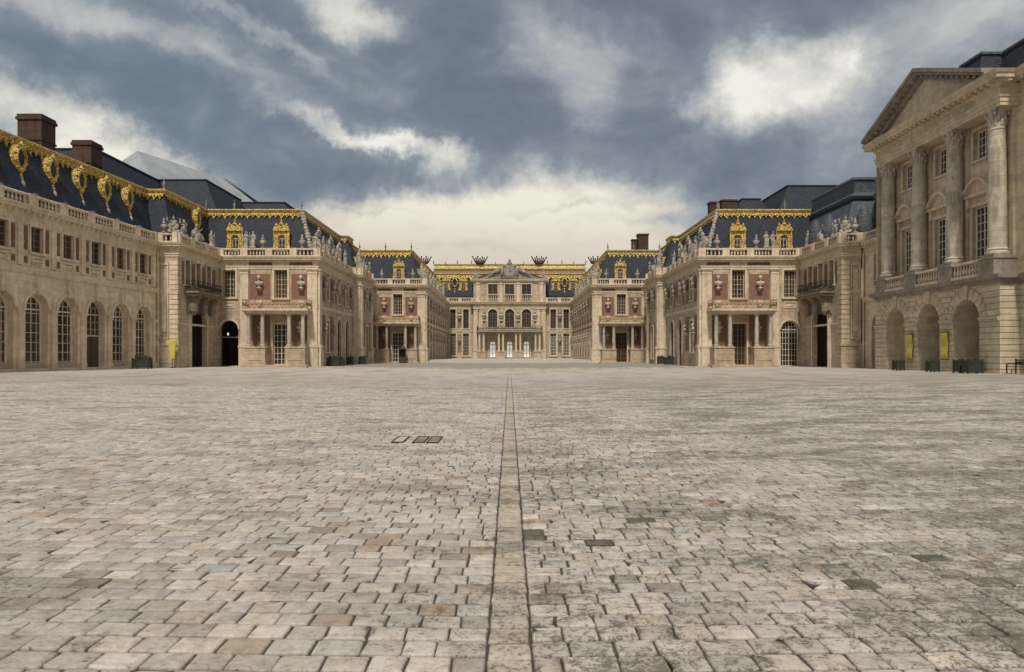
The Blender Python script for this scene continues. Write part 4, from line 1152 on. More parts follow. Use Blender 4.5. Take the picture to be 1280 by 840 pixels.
    # entablature
    ent = MB(); sweep(ent, inv, 0, 4, [(-3, 17.98), (.02, 17.98), (.02, 18.2), (.06, 18.22), (.06, 18.5), (.12, 18.52), (.16, 18.66), (.02, 18.7), (.02, 19.15), (.1, 19.18), (.2, 19.38), (.22, 19.5), (.75, 19.55), (.75, 19.78), (.82, 19.84), (.92, 20.05), (-.5, 20.12)])
    def mod(m):
        n = 26
        for k in range(n): u = Lg*(k+.5)/n; box(m, F, u-.13, u+.13, .1, .66, 19.36, 19.54)
        for k in range(26): u = 18*(k+.5)/26; box(m, W, u-.13, u+.13, .1, .66, 19.36, 19.54)
        G_ = Fac(X, Y0, 0)
        for k in range(2): box(m, G_, .1+.7*k, .36+.7*k, .1, .66, 19.36, 19.54)
    mod(ent); ent.build('entablature', 'tuffeau', par)
    # pediment
    ya, yb = Y1+.9, Y0+.5; um, ua_, ub = (Y1-(ya+yb)/2), Y1-ya, Y1-yb; zap = 23.3
    def tym(m): add(m, F, [(ua_+.8, -.05, 20.05), (ub-.8, -.05, 20.05), (um, -.05, zap-.2)], [(0, 1, 2)])
    each('tympanum', 'tuffeau', par, tym)
    def rake(m):
        for s, ue in ((-1, ua_), (1, ub)):
            for (o0, o1, da, db) in ((0, .22, .75, -9), (.22, .5, .92, -9), (-.3, 0, .3, -.1)):
                P = [(ue, 20.08), (um, zap)]
                sl = (zap-20.08)/(um-ue)
                pts = []
                for dd in (da, db):
                    pts += [(ue-(0 if o0 >= 0 else -s*-.9), dd, 20.08+o0+.02), (um, dd, zap+o0), (um, dd, zap+o1), (ue, dd, 20.08+o1+.02)]
                fs = [(0, 1, 2, 3), (3, 2, 6, 7), (1, 0, 4, 5), (0, 3, 7, 4), (7, 6, 5, 4)]
                if s > 0: fs = [tuple(reversed(q)) for q in fs]
                add(m, F, pts, fs)
            for k in range(1, 13):
                t = k/13; uu = ue+(um-ue)*t; zz = 20.08+(zap-20.08)*t
                box(m, F, uu-.12, uu+.12, -.02, .62, zz-.2, zz+.0)
    each('raking_cornice', 'grey', par, rake)
    # roofs behind
    RT = [(34.7, 56.6), (34.7, 54.05), (36.2, 54.05), (36.2, 30.0)]
    def rf(m):
        # pitched roof behind the pediment
        add(m, F, [(ua_, .6, 20.6), (um, .6, zap+.52), (um, -12, zap+.52), (ua_, -12, 20.6)], [(3, 2, 1, 0)])
        add(m, F, [(ub, .6, 20.6), (um, .6, zap+.52), (um, -12, zap+.52), (ub, -12, 20.6)], [(0, 1, 2, 3)])
        sweep(m, RT, 0, 3, [(1.3, 20.16), (1.2, 20.9), (0, 23.7), (-5, 24.0), (-9, 20.1)])
    each('roof', 'slate', par, rf)
    each('lead_ridge', 'lead', par, lambda m: sweep(m, RT, 0, 3, [(.06, 23.6), (.16, 23.72), (.14, 23.9), (-.2, 23.98)]))
    back = MB(); b_ = Fac(X+12, Y1, -90); 
    G2 = Fac(X, Y1, 180)
    add(back, G2, [(-12, 0, -.3), (0, 0, -.3), (0, 0, 20), (-12, 0, 20)], [(0, 1, 2, 3)]); back.build('end_wall', 'tuffeau', par)
gabriel()

# ------------------------------------------------------------------ roofs seen behind the fronts
def frustum(m, x0, x1, y0, y1, zt, zb, o):
    b = [(x0-o, y0-o, zb), (x1+o, y0-o, zb), (x1+o, y1+o, zb), (x0-o, y1+o, zb)]; t = [(x0, y0, zt), (x1, y0, zt), (x1, y1, zt), (x0, y1, zt)]
    m.add(b+t, [(0, 1, 5, 4), (1, 2, 6, 5), (2, 3, 7, 6), (3, 0, 4, 7), (4, 5, 6, 7), (3, 2, 1, 0)])
    b2 = [(x0-o, y0-o, 0), (x1+o, y0-o, 0), (x1+o, y1+o, 0), (x0-o, y1+o, 0)]
    return b2
def hall(name, loc, label, rects, zt, zb, o, mat):
    par = root(name, loc, label, 'building'); r = MB(); w = MB()
    for x0, x1, y0, y1, *hh in rects:
        z = hh[0] if hh else zt; frustum(r, x0, x1, y0, y1, z, zb, o)
        F = Fac((x0+x1)/2, (y0+y1)/2, 0); box(w, F, x0-o-(x0+x1)/2+.3, x1+o-(x0+x1)/2-.3, -(y1-y0)/2-o+.3, (y1-y0)/2+o-.3, 0, zb-.02)
        # lead ridge roll
        box(r, F, x0-(x0+x1)/2-.1, x1-(x0+x1)/2+.1, -(y1-y0)/2-.1, (y1-y0)/2+.1, z, z+.18)
    r.build('roof', mat, par); w.build('wall', 'stone', par); return par
hall('palace_hall', (-44, 100, 0), 'high dark slate roofs rising behind the left corner block', [(-49, -44.5, 79, 94, 23.7), (-49.1, -38.7, 93.8, 106, 23.9), (-48.9, -32.5, 106.2, 114, 23.6)], 23.8, 16, 4.2, 'slate')
hall('palace_hall', (44, 100, 0), 'high dark slate roof rising behind the right pavilion', [(36.5, 52, 96.6, 108, 23.8), (31.9, 34.4, 101, 104, 23.0)], 23.8, 17, 3.4, 'slate')
def tent():
    par = root('sheeted_hall', (-49, 110, 0), 'large pale grey sheeted roof behind the left slate roofs', 'building')
    p1, p2 = Vector((-51.6, 102, 30)), Vector((-45.8, 118, 30)); d = (p2-p1).normalized(); n = Vector((d.y, -d.x, 0))
    e = [p1-d*5+n*9-Vector((0, 0, 8)), p2+d*7+n*9-Vector((0, 0, 8)), p2+d*7-n*9-Vector((0, 0, 8)), p1-d*5-n*9-Vector((0, 0, 8))]
    m = MB(); m.add([p1, p2, *e], [(0, 2, 3, 1), (1, 4, 5, 0), (0, 5, 2)]); m.build('roof', 'sheet', par)
    m = MB(); m.add([p2, e[1], e[2]], [(0, 1, 2)]); 
    q1 = p2+Vector((0, 0, .25)); m.add([p2-d*.3+Vector((0, 0, .2)), p2+d*.6, e[1]+Vector((0, 0, .2))+n*.3, e[1]-d*2.2+Vector((0, 0, .2))+n*.3], [(0, 3, 2, 1)]); m.build('roof_end', 'slate', par)
    m = MB(); b = [Vector((v.x, v.y, 0)) for v in e]; m.add(e+b, [(4, 5, 1, 0), (5, 6, 2, 1), (6, 7, 3, 2), (7, 4, 0, 3)]); m.build('wall', 'stone', par)
tent()

# ------------------------------------------------------------------ sculpture along the balustrades
ZT = 13.42
for sg, side in ((-1, 'left'), (1, 'right')):
    near = 'the arcade wing' if sg < 0 else 'the columned pavilion'
    def P(kind, x, y, deg, label, s=1.0): return place(kind, sg*x, y, ZT, deg*(1 if sg < 0 else -1), label.format(s=side, n=near), 'sculptures along the %s balustrades' % side, s*(.8 if kind == 'trophy' else .9))
    P('urn', 33.2, 70.7, 0, 'small grey urn on the {s} corner block parapet nearest {n}', .95)
    P('trophy', 32.3, 70.75, 20, 'carved trophy of arms on the front corner above the {s} portal pier', 1.0)
    P('trophy', 32.15, 72.6, 80, 'carved trophy of arms second from the corner above the {s} portal', .95)
    P('seated', 32.1, 75.6, 80, 'seated stone figure above the middle of the {s} portal balcony', 1.0)
    P('standing', 32.1, 79.2, 70, 'standing stone figure above the {s} portal, by the inner angle', .85)
    P('standing', 28.95, 80.85, 0, 'robed stone figure over the {s} near pavilion, between its two gilded dormers, outer one', .95)
    P('standing2', 28.2, 80.85, 0, 'robed stone figure over the {s} near pavilion, between its two gilded dormers, inner one', .95)
    P('urn', 27.1, 80.85, 0, 'stone urn on the {s} near pavilion balustrade, outer side of the porch dormer')
    P('urn', 22.8, 80.85, 0, 'stone urn on the {s} near pavilion balustrade, inner side of the porch dormer')
    P('seated2', 21.35, 81.1, 40, 'seated stone figure on the front court corner of the {s} near pavilion', 1.0)
    for i, (y, k) in enumerate(((84.0, 'standing'), (86.7, 'trophy'), (89.4, 'seated'), (92.2, 'trophy'), (95.0, 'standing2'))):
        P(k, 21.25, y, 90, ['first', 'second', 'third', 'fourth', 'fifth'][i]+' sculpture from the front corner along the {s} near pavilion court side, %s' % {'standing': 'robed figure', 'standing2': 'robed figure', 'trophy': 'pile of arms', 'seated': 'seated figure'}[k], .95)
    P('standing', 20.2, 98.9, 45, 'tall robed figure on the {s} projecting bay, its front corner', 1.25)
    P('seated', 20.2, 102.5, 90, 'seated figure on the middle of the {s} projecting bay', 1.0)
    P('trophy', 20.2, 106.1, 90, 'trophy of arms on the {s} projecting bay, its rear corner', 1.0)
    P('urn', 19.6, 112.85, 0, 'stone urn on the {s} far pavilion balustrade, outer side of its dormer')
    P('urn', 14.85, 112.85, 0, 'stone urn on the {s} far pavilion balustrade, inner side of its dormer')
    P('seated', 13.25, 113.0, 40, 'seated figure with raised arm on the inner court corner of the {s} far pavilion', 1.15)
    for i in range(12):
        k = ('standing', 'trophy', 'seated', 'urn')[i % 4]
        P(k, 13.15, 115.8+i*2.75, 90, 'number %s sculpture going inward along the {s} side of the inner court, %s' % (['one', 'two', 'three', 'four', 'five', 'six', 'seven', 'eight', 'nine', 'ten', 'eleven', 'twelve'][i], {'standing': 'robed figure', 'trophy': 'pile of arms', 'seated': 'seated figure', 'urn': 'urn'}[k]), 1.0)
    place('trophy', sg*6.9, 149.5, 17.1, 0, 'carved trophy on the %s end of the clock storey' % side, s=.9)

# ------------------------------------------------------------------ small things standing in the court
def planter(x, y, wx, wy, h, label, zr=0, plant=True):
    z = zg(x, y); par = root('planter_box', (x, y, z), label, 'planter'); par.rotation_euler.z = 0
    F = Fac(x, y, zr)
    def b(m):
        box(m, F, -wx/2, wx/2, -wy/2, wy/2, z+.08, z+h)
        for a in (-1, 1):
            for c in (-1, 1): box(m, F, a*(wx/2-.02)-.05, a*(wx/2-.02)+.05, c*(wy/2-.02)-.05, c*(wy/2-.02)+.05, z-.02, z+h+.08)
        box(m, F, -wx/2-.02, wx/2+.02, -wy/2-.02, wy/2+.02, z+h-.1, z+h-.02)
    each('box', 'planter', par, b)
    if plant:
        def f(m):
            rr = random.Random(int(x*7+y))
            for k in range(40):
                u, v = rr.uniform(-wx/2, wx/2)*.85, rr.uniform(-wy/2, wy/2)*.85; t = rr.uniform(.08, .3)
                ell(m, F.p(u, v, z+h+rr.uniform(-.05, .2)), (t*.5, t*.5, t*.6), 5, 4)
        each('foliage', 'plant', par, f)
planter(30.9, 58.45, .62, .62, .75, 'black planter box under the left yellow banner, between the arches', 0, False)
planter(30.9, 53.75, .62, .62, .75, 'black planter box under the right yellow banner, between the arches', 0, False)
planter(31.2, 49.6, .95, .7, .85, 'black planter box in front of the rusticated corner right of the last arch', 0, False)
planter(31.0, 50.6, .6, .7, .85, 'slim dark planter box half in front of the last arch, beside the corner one', 0, False)
planter(-32.4, 64.9, 1.4, .7, .85, 'dark planter box at the foot of the arcade wing', 0)
planter(-20.2, 84.7, 1.3, .7, .9, 'dark planter box at the court side of the left near pavilion, nearest the corner', 0)
planter(-20.2, 87.0, 1.2, .7, .85, 'dark planter box at the court side of the left near pavilion, second from the corner', 0)
planter(-20.1, 93.0, .7, .6, .8, 'small dark planter box between the two open arches of the left near pavilion', 0)
planter(-19.5, 97.4, .8, .6, .85, 'small dark planter box by the projecting bay of the left near pavilion', 0)
planter(20.2, 93.0, 1.0, .6, .85, 'dark planter box between the two open arches of the right near pavilion', 0)
planter(20.0, 97.2, .9, .6, .85, 'dark planter box by the projecting bay of the right near pavilion', 0)

def banner(yc, label):
    F = Fac(31.92, yc, -90); par = root('yellow_banner', F.p(0, 0, 1.5), label, 'banner', 'yellow banners between the arches')
    def f(m):
        n = 10
        for k in range(n):
            z0, z1 = 1.35+1.97*k/n, 1.35+1.97*(k+1)/n; o0, o1 = .03*math.sin(k*.9), .03*math.sin((k+1)*.9)
            pts = [(-.4, .17+o0, z0), (.4, .17+o0, z0), (.4, .17+o1, z1), (-.4, .17+o1, z1), (-.4, .14+o0, z0), (.4, .14+o0, z0), (.4, .14+o1, z1), (-.4, .14+o1, z1)]
            add(m, F, pts, [(0, 1, 2, 3), (7, 6, 5, 4), (1, 5, 6, 2), (0, 3, 7, 4)])
    each('cloth', 'yellow', par, f)
    each('rod', 'iron', par, lambda m: (box(m, F, -.5, .5, .1, .2, 3.31, 3.36), box(m, F, -.5, .5, .1, .2, 1.32, 1.37)))
banner(58.5, 'yellow hanging banner between the first and second arches of the columned pavilion')
banner(53.8, 'yellow hanging banner between the second and third arches of the columned pavilion')

def bench(x, y, label):
    z = zg(x, y); F = Fac(x, y, -90); par = root('iron_bench', (x, y, z), label, 'bench')
    each('seat', 'planter', par, lambda m: [box(m, F, -.9, .9, -.3+.16*k, -.17+.16*k, z+.42, z+.46) for k in range(4)])
    each('backrest', 'planter', par, lambda m: [box(m, F, -.9, .9, -.36, -.32, z+.55+.13*k, z+.64+.13*k) for k in range(3)])
    for s in (-.85, .85):
        each('leg', 'iron', par, lambda m: (box(m, F, s-.03, s+.03, .22, .28, z-.01, z+.62), box(m, F, s-.03, s+.03, -.37, -.3, z-.01, z+.95), box(m, F, s-.03, s+.03, -.3, .3, z+.58, z+.63)))
bench(32.3, 46.6, 'dark bench with armrests against the wall at the far right edge')

def yellow_sign():
    x, y = -31.9, 69.6; z = zg(x, y); par = root('yellow_sign', (x, y, z), 'yellow sign with flared top on a post by the left portal pier', 'sign')
    F = Fac(x, y, 0)
    each('post', 'iron', par, lambda m: (lathe(m, F, 0, 0, [(.2, z-.02), (.2, z+.05), (.04, z+.08), (.04, z+1.0)], 10)))
    def b(m):
        pts = [(-.22, z+.85), (.22, z+.85), (.3, z+2.0), (.42, z+2.35), (.35, z+2.6), (.0, z+2.5), (-.5, z+2.65), (-.6, z+2.3), (-.28, z+2.0)]
        q = len(pts); add(m, F, [(a, .07, b) for a, b in pts]+[(a, -.07, b) for a, b in pts], [tuple(range(q)), tuple(reversed(range(q, 2*q))), *[(j, q+j, q+(j+1) % q, (j+1) % q) for j in range(q)]])
    each('panel', 'yellow', par, b)
yellow_sign()

def lantern(x, y, z, ztop, label, s=1.0):
    par = root('hanging_lantern', (x, y, z), label, 'lantern'); F = Fac(x, y, 0)
    each('chain', 'iron', par, lambda m: box(m, F, -.02, .02, -.02, .02, z+.55*s, ztop))
    each('cage', 'iron', par, lambda m: ([box(m, F, a*.17*s-.015, a*.17*s+.015, b*.17*s-.015, b*.17*s+.015, z, z+.45*s) for a in (-1, 1) for b in (-1, 1)], lathe(m, F, 0, 0, [(.26*s, z+.45*s), (.1*s, z+.55*s), (.02, z+.62*s)], 8), lathe(m, F, 0, 0, [(.05, z-.1), (.22*s, z-.02), (.22*s, z)], 8)))
    each('glass', 'lampglass', par, lambda m: lathe(m, F, 0, 0, [(.1*s, z+.02), (.15*s, z+.2*s), (.1*s, z+.42*s)], 8))
lantern(-30.7, 80.3, 3.8, 5.4, 'lit lantern hanging in the small arch beside the left portal', .7)

def sentry():
    x, y = -15.9, 109.4; z = zg(x, y); par = root('wooden_sentry_box', (x, y, z), 'dark wooden sentry box before the porch of the left far pavilion', 'sentry box'); F = Fac(x, y, 0)
    each('body', 'door', par, lambda m: (box(m, F, -.5, -.42, -.45, .45, z, z+2.1), box(m, F, .42, .5, -.45, .45, z, z+2.1), box(m, F, -.42, .42, -.45, -.38, z, z+2.1), box(m, F, -.42, .42, .38, .45, z, z+.9)))
    each('roof', 'door', par, lambda m: lathe(m, F, 0, 0, [(.62, z+2.1), (.58, z+2.18), (.3, z+2.4), (.05, z+2.6)], 4))
sentry()

# ------------------------------------------------------------------ GROUND
def stone_pave_mat():
    m, t, b = nt('cobble_stone'); g = G(t)
    P = g.n('ShaderNodeNewGeometry').outputs['Position']; x, y, z = g.sep(P)
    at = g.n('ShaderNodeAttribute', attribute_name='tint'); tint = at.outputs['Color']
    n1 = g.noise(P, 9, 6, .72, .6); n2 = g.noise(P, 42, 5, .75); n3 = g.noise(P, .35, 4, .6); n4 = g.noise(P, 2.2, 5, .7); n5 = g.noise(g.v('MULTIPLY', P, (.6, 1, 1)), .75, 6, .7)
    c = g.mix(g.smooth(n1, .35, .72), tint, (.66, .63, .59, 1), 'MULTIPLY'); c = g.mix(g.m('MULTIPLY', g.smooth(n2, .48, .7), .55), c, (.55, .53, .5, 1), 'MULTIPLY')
    # lichen and pits: more of them on the right-hand side of the court
    side = g.m('ADD', g.m('MULTIPLY', g.smooth(x, -1.5, .6), .07), g.m('MULTIPLY', g.m('SUBTRACT', n5, .48), .38))
    thr = g.m('SUBTRACT', .64, side)
    spot = g.smooth(g.m('SUBTRACT', g.m('ADD', g.m('MULTIPLY', n1, .42), g.m('MULTIPLY', n2, .58)), thr), -.05, .03)
    c = g.mix(g.m('MULTIPLY', spot, .66), c, (.085, .075, .058, 1))
    c = g.mix(g.m('MULTIPLY', g.smooth(n4, .52, .78), .35), c, (.20, .165, .12, 1))
    c = g.mix(g.m('MULTIPLY', g.smooth(g.m('ADD', n5, g.m('MULTIPLY', g.smooth(x, 0.0, 6.0), .05)), .47, .66), .52), c, (.15, .135, .105, 1))
    g.put(b.inputs['Base Color'], c)
    g.put(b.inputs['Roughness'], g.m('ADD', .62, g.m('MULTIPLY', n1, .3))); b.inputs['Specular IOR Level'].default_value = .3
    h = g.m('ADD', g.m('MULTIPLY', n1, .8), g.m('MULTIPLY', n2, .35)); h = g.m('SUBTRACT', h, g.m('MULTIPLY', spot, .35))
    g.put(b.inputs['Normal'], g.bump(h, .75, .02))
    return m

def far_mat():
    """court beyond the modelled cobbles: the same coursed stones, as 1-D cells along each row"""
    m, t, b = nt('far_cobbles'); g = G(t)
    P = g.n('ShaderNodeNewGeometry').outputs['Position']; x, y, z = g.sep(P)
    rowf = g.m('DIVIDE', y, .212); row = g.m('FLOOR', rowf); fy = g.m('FRACT', rowf)
    vo = g.n('ShaderNodeTexVoronoi', voronoi_dimensions='1D'); w = g.m('ADD', g.m('DIVIDE', x, .228), g.m('MULTIPLY', row, 37.31)); g.put(vo.inputs['W'], w); vo.inputs['Scale'].default_value = 1
    ve = g.n('ShaderNodeTexVoronoi', voronoi_dimensions='1D', feature='DISTANCE_TO_EDGE'); g.put(ve.inputs['W'], w); ve.inputs['Scale'].default_value = 1
    e = g.m('MINIMUM', ve.outputs['Distance'], g.m('MINIMUM', fy, g.m('SUBTRACT', 1, fy)))
    joint = g.m('SUBTRACT', 1, g.smooth(e, .02, .1))
    rnd = g.sep(vo.outputs['Color'])[0]
    c = g.ramp(rnd, [(0, (.29, .262, .225)), (.3, (.375, .342, .30)), (.7, (.43, .395, .35)), (1, (.49, .45, .40))])
    n1 = g.noise(P, 5, 5, .7); n3 = g.noise(P, .12, 5, .65); nb = g.noise(g.v('MULTIPLY', P, (.6, 1, 1)), .75, 6, .7); nc = g.noise(g.v('MULTIPLY', P, (1, .35, 1)), .35, 6, .75)
    c = g.mix(g.m('MULTIPLY', g.smooth(n1, .5, .75), .45), c, (.2, .18, .14, 1))
    c = g.mix(g.m('MULTIPLY', g.smooth(g.m('ADD', nb, g.m('MULTIPLY', g.smooth(x, 0.0, 6.0), .05)), .45, .66), .6), c, (.15, .135, .11, 1))
    c = g.mix(g.m('MULTIPLY', g.smooth(n3, .45, .7), .25), c, (.24, .22, .185, 1))
    c = g.mix(g.m('MULTIPLY', joint, .5), c, (.11, .095, .075, 1))
    # patchy tone, then paler with distance toward the palace
    c = g.mix(g.m('MULTIPLY', g.smooth(nc, .46, .66), .45), c, (.2, .175, .14, 1))
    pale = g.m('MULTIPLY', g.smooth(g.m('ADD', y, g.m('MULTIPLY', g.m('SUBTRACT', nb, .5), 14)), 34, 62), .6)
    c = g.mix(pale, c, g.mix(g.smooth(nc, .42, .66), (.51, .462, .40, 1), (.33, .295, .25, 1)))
    g.put(b.inputs['Base Color'], c); b.inputs['Roughness'].default_value = .85; b.inputs['Specular IOR Level'].default_value = .2
    g.put(b.inputs['Normal'], g.bump(g.m('SUBTRACT', n1, joint), .35, .015))
    return m

NEAR_END = 34.0
def ground():
    xs = sorted(set([-900, -400, -200, -120, -80, -60, -45, -33.8, 0, 33.8, 45, 60, 80, 120, 200, 400, 900]+[-33+i*3 for i in range(23)]))
    ys = sorted(set([-700, -300, -120, -50, -20, -5]+[i*2.0 for i in range(0, 60)]+[115, 120, 135, 160, 200, 300, 500, 900, 1500]))
    vs = [(x, y, zg(x, y)-.03) for y in ys for x in xs]; nx = len(xs)
    fs = [(j*nx+i, j*nx+i+1, (j+1)*nx+i+1, (j+1)*nx+i) for j in range(len(ys)-1) for i in range(nx-1)]
    me = bpy.data.meshes.new('ground'); me.from_pydata(vs, [], fs); me.materials.append(far_mat()); me.shade_smooth()
    o = bpy.data.objects.new('ground', me); C.objects.link(o); tag(o, 'weathered stone paving of the great court reaching to the palace', kind='structure')
    # joint bedding under the modelled stones
    vs = []; ys = [-4+i*1.0 for i in range(39)]; ys[-1] = NEAR_END+.02; xs = [-32, -24, -16, -8, 0, 8, 16, 24, 32]; nx = len(xs)
    ys = [yy for yy in ys if yy <= NEAR_END+.03]
    vs = [(x, y, zg(x, y)-.014) for y in ys for x in xs]
    fs = [(j*nx+i, j*nx+i+1, (j+1)*nx+i+1, (j+1)*nx+i) for j in range(len(ys)-1) for i in range(nx-1)]
    me = bpy.data.meshes.new('joint_bedding'); me.from_pydata(vs, [], fs); me.materials.append(plain('joint_earth', (.055, .046, .034), .95, 0, .35, 12, .5))
    o = bpy.data.objects.new('joint_bedding', me); C.objects.link(o); tag(o, 'dark earth in the joints between the paving stones', kind='structure')
ground()

def cobbles():
    rng = np.random.default_rng(11)
    X0, X1, Y0, Y1, T = [], [], [], [], []
    DARK = [(.25, 6.95), (.25, 6.6), (.82, 6.55), (2.4, 5.15), (3.32, 5.93), (1.35, 7.2)]
    darks = []
    y = -3.8; row = 0
    rows = []
    while y < NEAR_END-.1:
        h = .212+rng.normal(0, .007); h = min(max(h, .195), .235)
        if y+h > NEAR_END: h = NEAR_END-y
        rows.append((y, h)); y += h
    for (y, h) in rows:
        half = min(31.5, max(5.0, .76*y+3.0))
        for sgn in (-1, 1):
            x = .125; first = True
            while x < half:
                w = .228+rng.normal(0, .027); w = min(max(w, .165), .31)
                if first: w *= rng.uniform(.5, 1.1); first = False
                a, b = (x, x+w) if sgn > 0 else (-x-w, -x)
                X0.append(a); X1.append(b); Y0.append(y); Y1.append(y+h); x += w
    n_main = len(X0)
    y = -3.8
    while y < NEAR_END-.3:
        h = .225+rng.normal(0, .015); X0.append(-.122); X1.append(.122); Y0.append(y); Y1.append(y+h); y += h
    X0, X1, Y0, Y1 = map(np.array, (X0, X1, Y0, Y1)); N = len(X0)
    cx, cy = (X0+X1)/2, (Y0+Y1)/2
    # tints
    base = np.array([.475, .43, .378]); br = rng.normal(1.0, .10, N); br = np.clip(br, .7, 1.2)
    warm = rng.normal(0, .018, N)
    T = base[None, :]*br[:, None]*np.stack([1+warm, np.ones(N), 1-warm*1.3], 1)
    q = rng.random(N); brown = q < .04; T[brown] *= np.array([.78, .70, .62])
    grey = (q > .05) & (q < .08); T[grey] *= np.array([.72, .71, .70])
    pale = q > .95; T[pale] *= 1.1
    T[cx > 4] *= np.array([.95, .97, .97])
    gut = np.arange(N) >= n_main; T[gut] *= np.array([.97, .93, .86]); 
    for dx, dy in DARK:
        i = int(np.argmin((cx-dx)**2+(cy-dy)**2)); T[i] = (.135, .118, .095)
    hh = rng.normal(0, .0018, N); tx = rng.normal(0, .009, N); ty = rng.normal(0, .007, N)
    # joints, corners
    g_ = .0038+np.abs(rng.normal(0, .0020, N)); hw = (X1-X0)/2-g_; hl = (Y1-Y0)/2-g_-.0045
    cr = np.minimum(hw, hl)*rng.uniform(.10, .24, N)
    # 12-gon outline
    K = 12; ang = []; ox = np.zeros((N, K)); oy = np.zeros((N, K)); i = 0
    for (sx, sy) in ((1, -1), (1, 1), (-1, 1), (-1, -1)):
        for k in range(3):
            base_a = {(1, -1): -math.pi/2, (1, 1): 0, (-1, 1): math.pi/2, (-1, -1): math.pi}[(sx, sy)]
            a = base_a+k*math.pi/4
            ox[:, i] = sx*(hw-cr)+cr*math.cos(a); oy[:, i] = sy*(hl-cr)+cr*math.sin(a); i += 1
    jit = .0035
    ox += rng.normal(0, jit, ox.shape); oy += rng.normal(0, jit, oy.shape)
    rings = []
    def zb(x, y):
        c = .0148*np.minimum(np.abs(x), 33.8); return c
    for (ins, dz) in ((.02, .0006), (.008, -.0004), (.0, -.009), (-.001, -.035)):
        f = 1-ins/np.maximum(hw, .05)[:, None]; fl = 1-ins/np.maximum(hl, .05)[:, None]
        rx = ox*f; ry = oy*fl
        rz = hh[:, None]+tx[:, None]*rx+ty[:, None]*ry+dz+rng.normal(0, .0012, rx.shape)
        wx, wy = cx[:, None]+rx, cy[:, None]+ry
        if dz < -.03: rz = np.full_like(rx, dz)
        rings.append(np.stack([wx, wy, rz+zb(wx, wy)+.002], -1))
    cen = np.stack([cx, cy, hh+.002+zb(cx, cy)+.003], -1)[:, None, :]
    V = np.concatenate(rings+[cen], 1)   # N, 4K+1, 3
    nv = 4*K+1
    idx = np.arange(K); nx_ = (idx+1) % K
    quads = []
    for r in range(3):
        quads.append(np.stack([r*K+idx, (r+1)*K+idx, (r+1)*K+nx_, r*K+nx_], 1))
    quads = np.concatenate(quads)          # 36 quads
    tris = np.stack([np.full(K, 4*K), idx, nx_], 1)
    off = (np.arange(N)*nv)[:, None, None]
    Q = (quads[None]+off).reshape(N, -1); Tt = (tris[None]+off).reshape(N, -1)
    loops = np.concatenate([Q, Tt], 1).reshape(-1)
    per = np.concatenate([np.full(len(quads), 4), np.full(K, 3)]); tot = np.tile(per, N); start = np.concatenate([[0], np.cumsum(tot)[:-1]])
    def mk(sel, name, label):
        ids = np.nonzero(sel)[0]; n = len(ids)
        Vv = V[ids].reshape(-1, 3); Lp = (np.concatenate([(quads[None]+(np.arange(n)*nv)[:, None, None]).reshape(n, -1), (tris[None]+(np.arange(n)*nv)[:, None, None]).reshape(n, -1)], 1)).reshape(-1)
        tt = np.tile(per, n); ss = np.concatenate([[0], np.cumsum(tt)[:-1]])
        me = bpy.data.meshes.new(name); me.vertices.add(len(Vv)); me.vertices.foreach_set('co', Vv.astype(np.float32).ravel())
        me.loops.add(len(Lp)); me.loops.foreach_set('vertex_index', Lp.astype(np.int32))
        me.polygons.add(len(tt)); me.polygons.foreach_set('loop_start', ss.astype(np.int32)); me.polygons.foreach_set('loop_total', tt.astype(np.int32))
        me.update(calc_edges=True); me.shade_smooth()
        a = me.color_attributes.new('tint', 'FLOAT_COLOR', 'POINT')
        cc = np.ones((n, nv, 4), np.float32); cc[:, :, :3] = T[ids][:, None, :]; cc[:, 2*K:4*K, :3] *= .8; cc[:, 3*K:4*K, :3] *= .45; a.data.foreach_set('color', cc.ravel())  # lower edge rings darkened in the colour: painted joint shade with grime
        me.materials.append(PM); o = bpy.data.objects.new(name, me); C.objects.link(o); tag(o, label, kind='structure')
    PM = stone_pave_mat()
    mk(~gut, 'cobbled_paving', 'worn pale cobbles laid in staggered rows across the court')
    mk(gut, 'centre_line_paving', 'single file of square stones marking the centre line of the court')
cobbles()

def centre_line_far():
    m = MB(); F = Fac(0, 0, 0)
    for y0, y1 in ((NEAR_END, 62),): 
        for s in (-1, 1): m.add([(s*.125-.014, y0, .0-.024), (s*.125+.014, y0, -.024), (s*.125+.014, y1, -.024), (s*.125-.014, y1, -.024)], [(0, 1, 2, 3)])
    o = m.build('centre_line_joint', plain('dark_joint', (.07, .06, .045), .95)); tag(o, 'dark joints of the centre line farther off', kind='structure')
centre_line_far()

